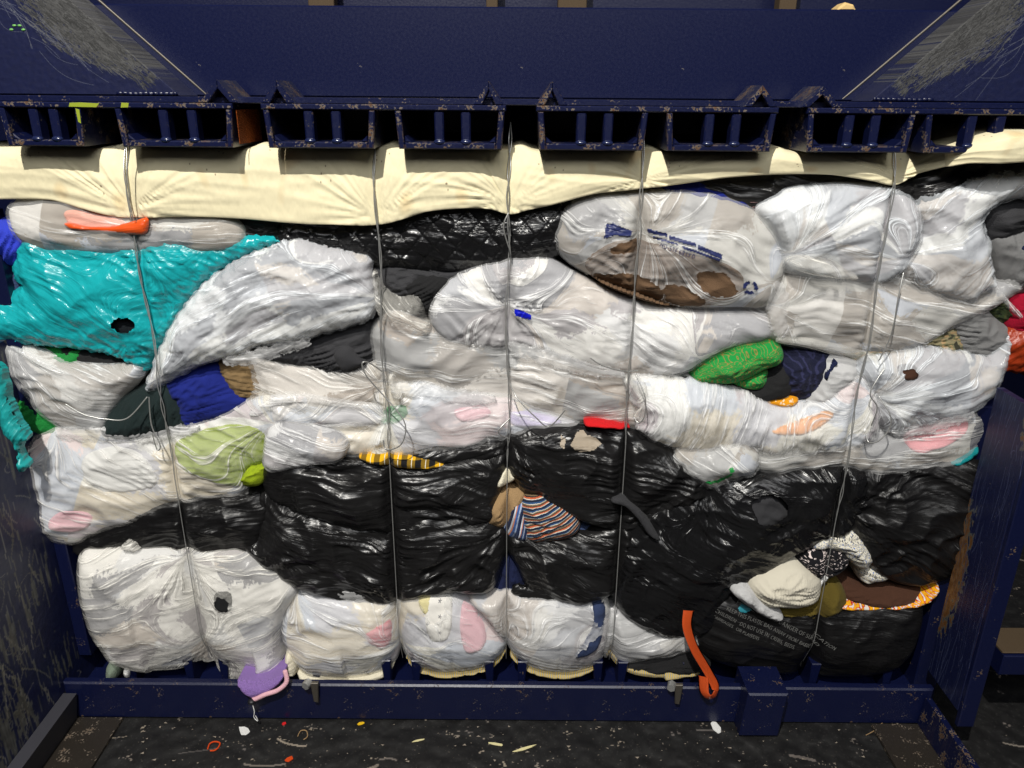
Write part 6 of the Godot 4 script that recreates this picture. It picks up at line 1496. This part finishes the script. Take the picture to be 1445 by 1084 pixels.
	{n = "film_flap", l = "loose film sheet edge above the pink garment bag", c = "film flap", m = "milky_thick", ze = 0.006, bulge = 0.01, r = 0.012, o = [606, 562, 663, 574, 718, 590, 746, 600, 745, 579, 689, 559, 632, 545], deep = 0.003, dir = 10, fold = 0.0028, ff = 60.0, lump = 0.003, crumple = 0.0015, torn = 0.003},
	{n = "film_flap", l = "loose film hem over the top of the bag of cream and pink clothes", c = "film flap", m = "milky_thick", ze = 0.006, bulge = 0.01, r = 0.012, o = [-370, 256, -276, 245, -205, 243, -206, 219, -291, 218, -370, 230], deep = 0.003, dir = -3, fold = 0.0028, ff = 60.0, lump = 0.003, crumple = 0.0015, torn = 0.003},
	{n = "film_flap", l = "torn black film lip across the stacked black bags", c = "film flap", m = "black", ze = 0.006, bulge = 0.01, r = 0.012, o = [-383, 437, -326, 410, -243, 385, -187, 387, -196, 364, -269, 364, -340, 383, -383, 410], deep = 0.003, dir = -12, fold = 0.0028, ff = 60.0, lump = 0.003, crumple = 0.0015, torn = 0.003},
	{n = "film_flap", l = "torn black film lip beside the huge glossy black bag", c = "film flap", m = "black", ze = 0.006, bulge = 0.01, r = 0.012, o = [192, 391, 250, 421, 316, 455, 325, 438, 264, 396, 206, 365], deep = 0.003, dir = 22, fold = 0.0028, ff = 60.0, lump = 0.003, crumple = 0.0015, torn = 0.003},
	{n = "film_flap", l = "torn black film lip hanging over the pale bottom bags", c = "film flap", m = "black", ze = 0.006, bulge = 0.01, r = 0.012, o = [0, 263, 75, 247, 138, 245, 186, 270, 193, 247, 139, 222, 63, 222, 2, 236], deep = 0.003, dir = -4, fold = 0.0028, ff = 60.0, lump = 0.003, crumple = 0.0015, torn = 0.003},
]
const HEM := [-764, 919, -734, 920, -673, 919, -635, 908, -586, 896, -551, 894, -484, 897, -403, 894, -311, 888, -260, 887, -202, 886, -168, 894, -127, 907, -76, 912, -35, 911, -6, 903, 21, 910, 66, 921, 116, 934, 184, 941, 236, 948, 295, 958, 375, 964, 455, 964, 516, 956, 552, 949, 566, 955, 584, 966, 607, 976, 630, 984, 669, 986, 742, 991]
const WIRE_LOOPS := [[[-571, 620, 35, -600, 590, 50, -630, 590, 55, -661, 600, 60, -686, 617, 60], [-571, 618, 30, -572, 572, 35, -561, 540, 40, -567, 531, 40, -573, 560, 36], [-536, 1002, 30, -550, 944, 34, -551, 904, 34]], [[-201, 662, 28, -219, 683, 45, -228, 683, 50, -223, 664, 50, -206, 635, 40, -179, 604, 45, -166, 579, 50, -175, 548, 50, -201, 532, 35, -206, 548, 30]], [[-7, 908, 30, -14, 888, 34, -6, 857, 30], [-4, 647, 30, 8, 629, 50, 36, 602, 60, 58, 586, 60, 82, 616, 65], [-2, 587, 30, -18, 574, 40, -20, 564, 40, -4, 550, 30]], [[195, 669, 30, 170, 674, 50, 136, 685, 55, 117, 697, 55], [193, 660, 30, 206, 631, 45, 208, 601, 45, 201, 584, 40, 192, 592, 32]], [[575, 826, 35, 569, 791, 45, 570, 753, 45, 570, 724, 40, 560, 690, 40], [573, 630, 35, 588, 606, 50, 591, 582, 50, 578, 561, 50, 568, 554, 40, 565, 565, 32], [576, 675, 30, 556, 638, 40, 571, 614, 40, 572, 579, 30]]]
const STRAP := [306, 241, 55, 305, 213, 62, 320, 172, 66, 346, 126, 66, 363, 94, 70, 361, 83, 78, 350, 80, 82, 341, 89, 78, 339, 114, 70]
const HOOD_EDGE := [-396, 116, 64, -393, 96, 70, -409, 80, 73, -432, 71, 74, -448, 62, 74, -457, 57, 72]
const PRINTS := [["warn", "ARNING: TO AVOID DANGER OF SUFFOCATION", 401, 231, -25.68715, 0.0072, "ink_white"], ["warn", "KEEP THIS PLASTIC BAG AWAY FROM BABIES AND", 382, 222, -25.54222, 0.0066, "ink_white"], ["warn", "CHILDREN   DO NOT USE IN CRIBS, BEDS,", 363, 216, -25.63129, 0.0066, "ink_white"], ["warn", "CARRIAGES   OR PLAYPENS", 360, 204, -25.53647, 0.0058, "ink_white"], ["jacket_bag", "HD-STF 68 LY D", 214, 864, -18.02805, 0.006, "ink_blue"]]
const PATCHES := [["jacket_bag", [135, 892, 145, 894, 174, 882, 170, 875, 148, 878, 132, 872], "ink_blue", "print"], ["jacket_bag", [196, 886, 224, 880, 225, 875, 197, 880], "ink_blue", "print"], ["jacket_bag", [227, 877, 265, 867, 267, 862, 227, 872], "ink_blue", "print"], ["jacket_bag", [269, 865, 306, 851, 304, 845, 269, 859], "ink_blue", "print"], ["jacket_bag", [204, 876, 240, 866, 240, 864, 204, 872], "ink_blue", "print"], ["jacket_bag", [245, 864, 301, 845, 302, 842, 246, 860], "ink_blue", "print"], ["tape", [3, 761, 12, 761, 29, 752, 28, 745, 15, 748, 4, 752], "tape_blue", "tape"], ["warn", [402, 222, 409, 228, 424, 222, 428, 216, 416, 213, 405, 216], "ink_teal", "print"], ["jacket_bag", [352, 811, 349, 810, 347, 809, 345, 807, 344, 804, 344, 802, 344, 799, 349, 799, 349, 801, 349, 802, 350, 804, 351, 805, 352, 805, 353, 806], "ink_blue", "print"], ["jacket_bag", [347, 793, 349, 791, 352, 790, 354, 789, 357, 789, 360, 790, 362, 791, 359, 795, 357, 795, 356, 794, 354, 794, 353, 795, 352, 795, 351, 796], "ink_blue", "print"], ["jacket_bag", [365, 796, 366, 799, 365, 802, 364, 804, 363, 807, 360, 809, 358, 810, 356, 805, 358, 805, 359, 804, 360, 802, 360, 801, 360, 799, 360, 798], "ink_blue", "print"], ["greenprint", [326, 476, 337, 479, 350, 489, 355, 497, 359, 495, 353, 482, 340, 471], "ink_green", "print"], ["greenprint", [351, 504, 357, 508, 360, 501, 355, 497], "ink_green", "print"], ["greenprint", [316, 476, 325, 479, 331, 471, 324, 471], "ink_green", "print"], ["smear", [95, 541, 106, 556, 116, 558, 123, 552, 137, 548, 146, 538, 133, 531, 112, 526, 103, 531], "smear", "cream_smear"], ["smear", [80, 553, 87, 548, 85, 535, 78, 538], "smear", "cream_smear"]]
const LITTER := [["paper_scrap", -473, 87, 0.01, 0.013, "c_white", 0.4, "white torn paper scrap on the black floor"], ["foil_scrap", 373, 70, 0.016, 0.007, "c_white", 0.9, "crumpled white foil scrap at the foot of the beam"], ["cloth_scrap", 668, 96, 0.007, 0.016, "c_white", 0.5, "white fluffy fabric scrap on the dusty plate"], ["leather_scrap", 27, 122, 0.022, 0.003, "c_straw", 0.2, "long peeled cream paint flake on the black floor"], ["paint_flake", -23, 113, 0.015, 0.0025, "c_straw", -0.1, "short cream paint flake beside the long one"], ["orange_scrap", -376, 149, 0.01, 0.005, "c_orange", 0.3, "small orange peel of plastic on the floor"], ["cardboard_bit", -832, 168, 0.016, 0.008, "c_tan", 0.2, "tan cardboard bit lying on the kerb"], ["yellow_chip", -267, 68, 0.004, 0.008, "c_yellow", -0.6, "yellow sliver of plastic below the beam"], ["red_bead", -407, 70, 0.004, 0.004, "c_red", 0.0, "small red bead at the foot of the beam"], ["paint_flake", -160, 106, 0.014, 0.002, "c_straw", 0.15, "thin pale flake lying by a dull scrape"]]
const THREADS := [["rubber_ring", [-522, 2, 130, -523, 2, 118, -516, 2, 113, -506, 2, 116, -505, 2, 125, -509, 2, 132, -517, 2, 133], 0.0014, "c_orange", "orange rubber ring lying on the black floor"], ["string_curl", [-374, 2, 100, -372, 2, 87, -362, 2, 87, -357, 2, 100, -362, 2, 107], 0.0009, "c_tan", "tan curl of string on the black floor"], ["twig", [636, 2, 87, 659, 2, 74, 684, 2, 53, 700, 2, 39], 0.0008, "c_tan", "thin dry straw twig near the dusty plate"]]
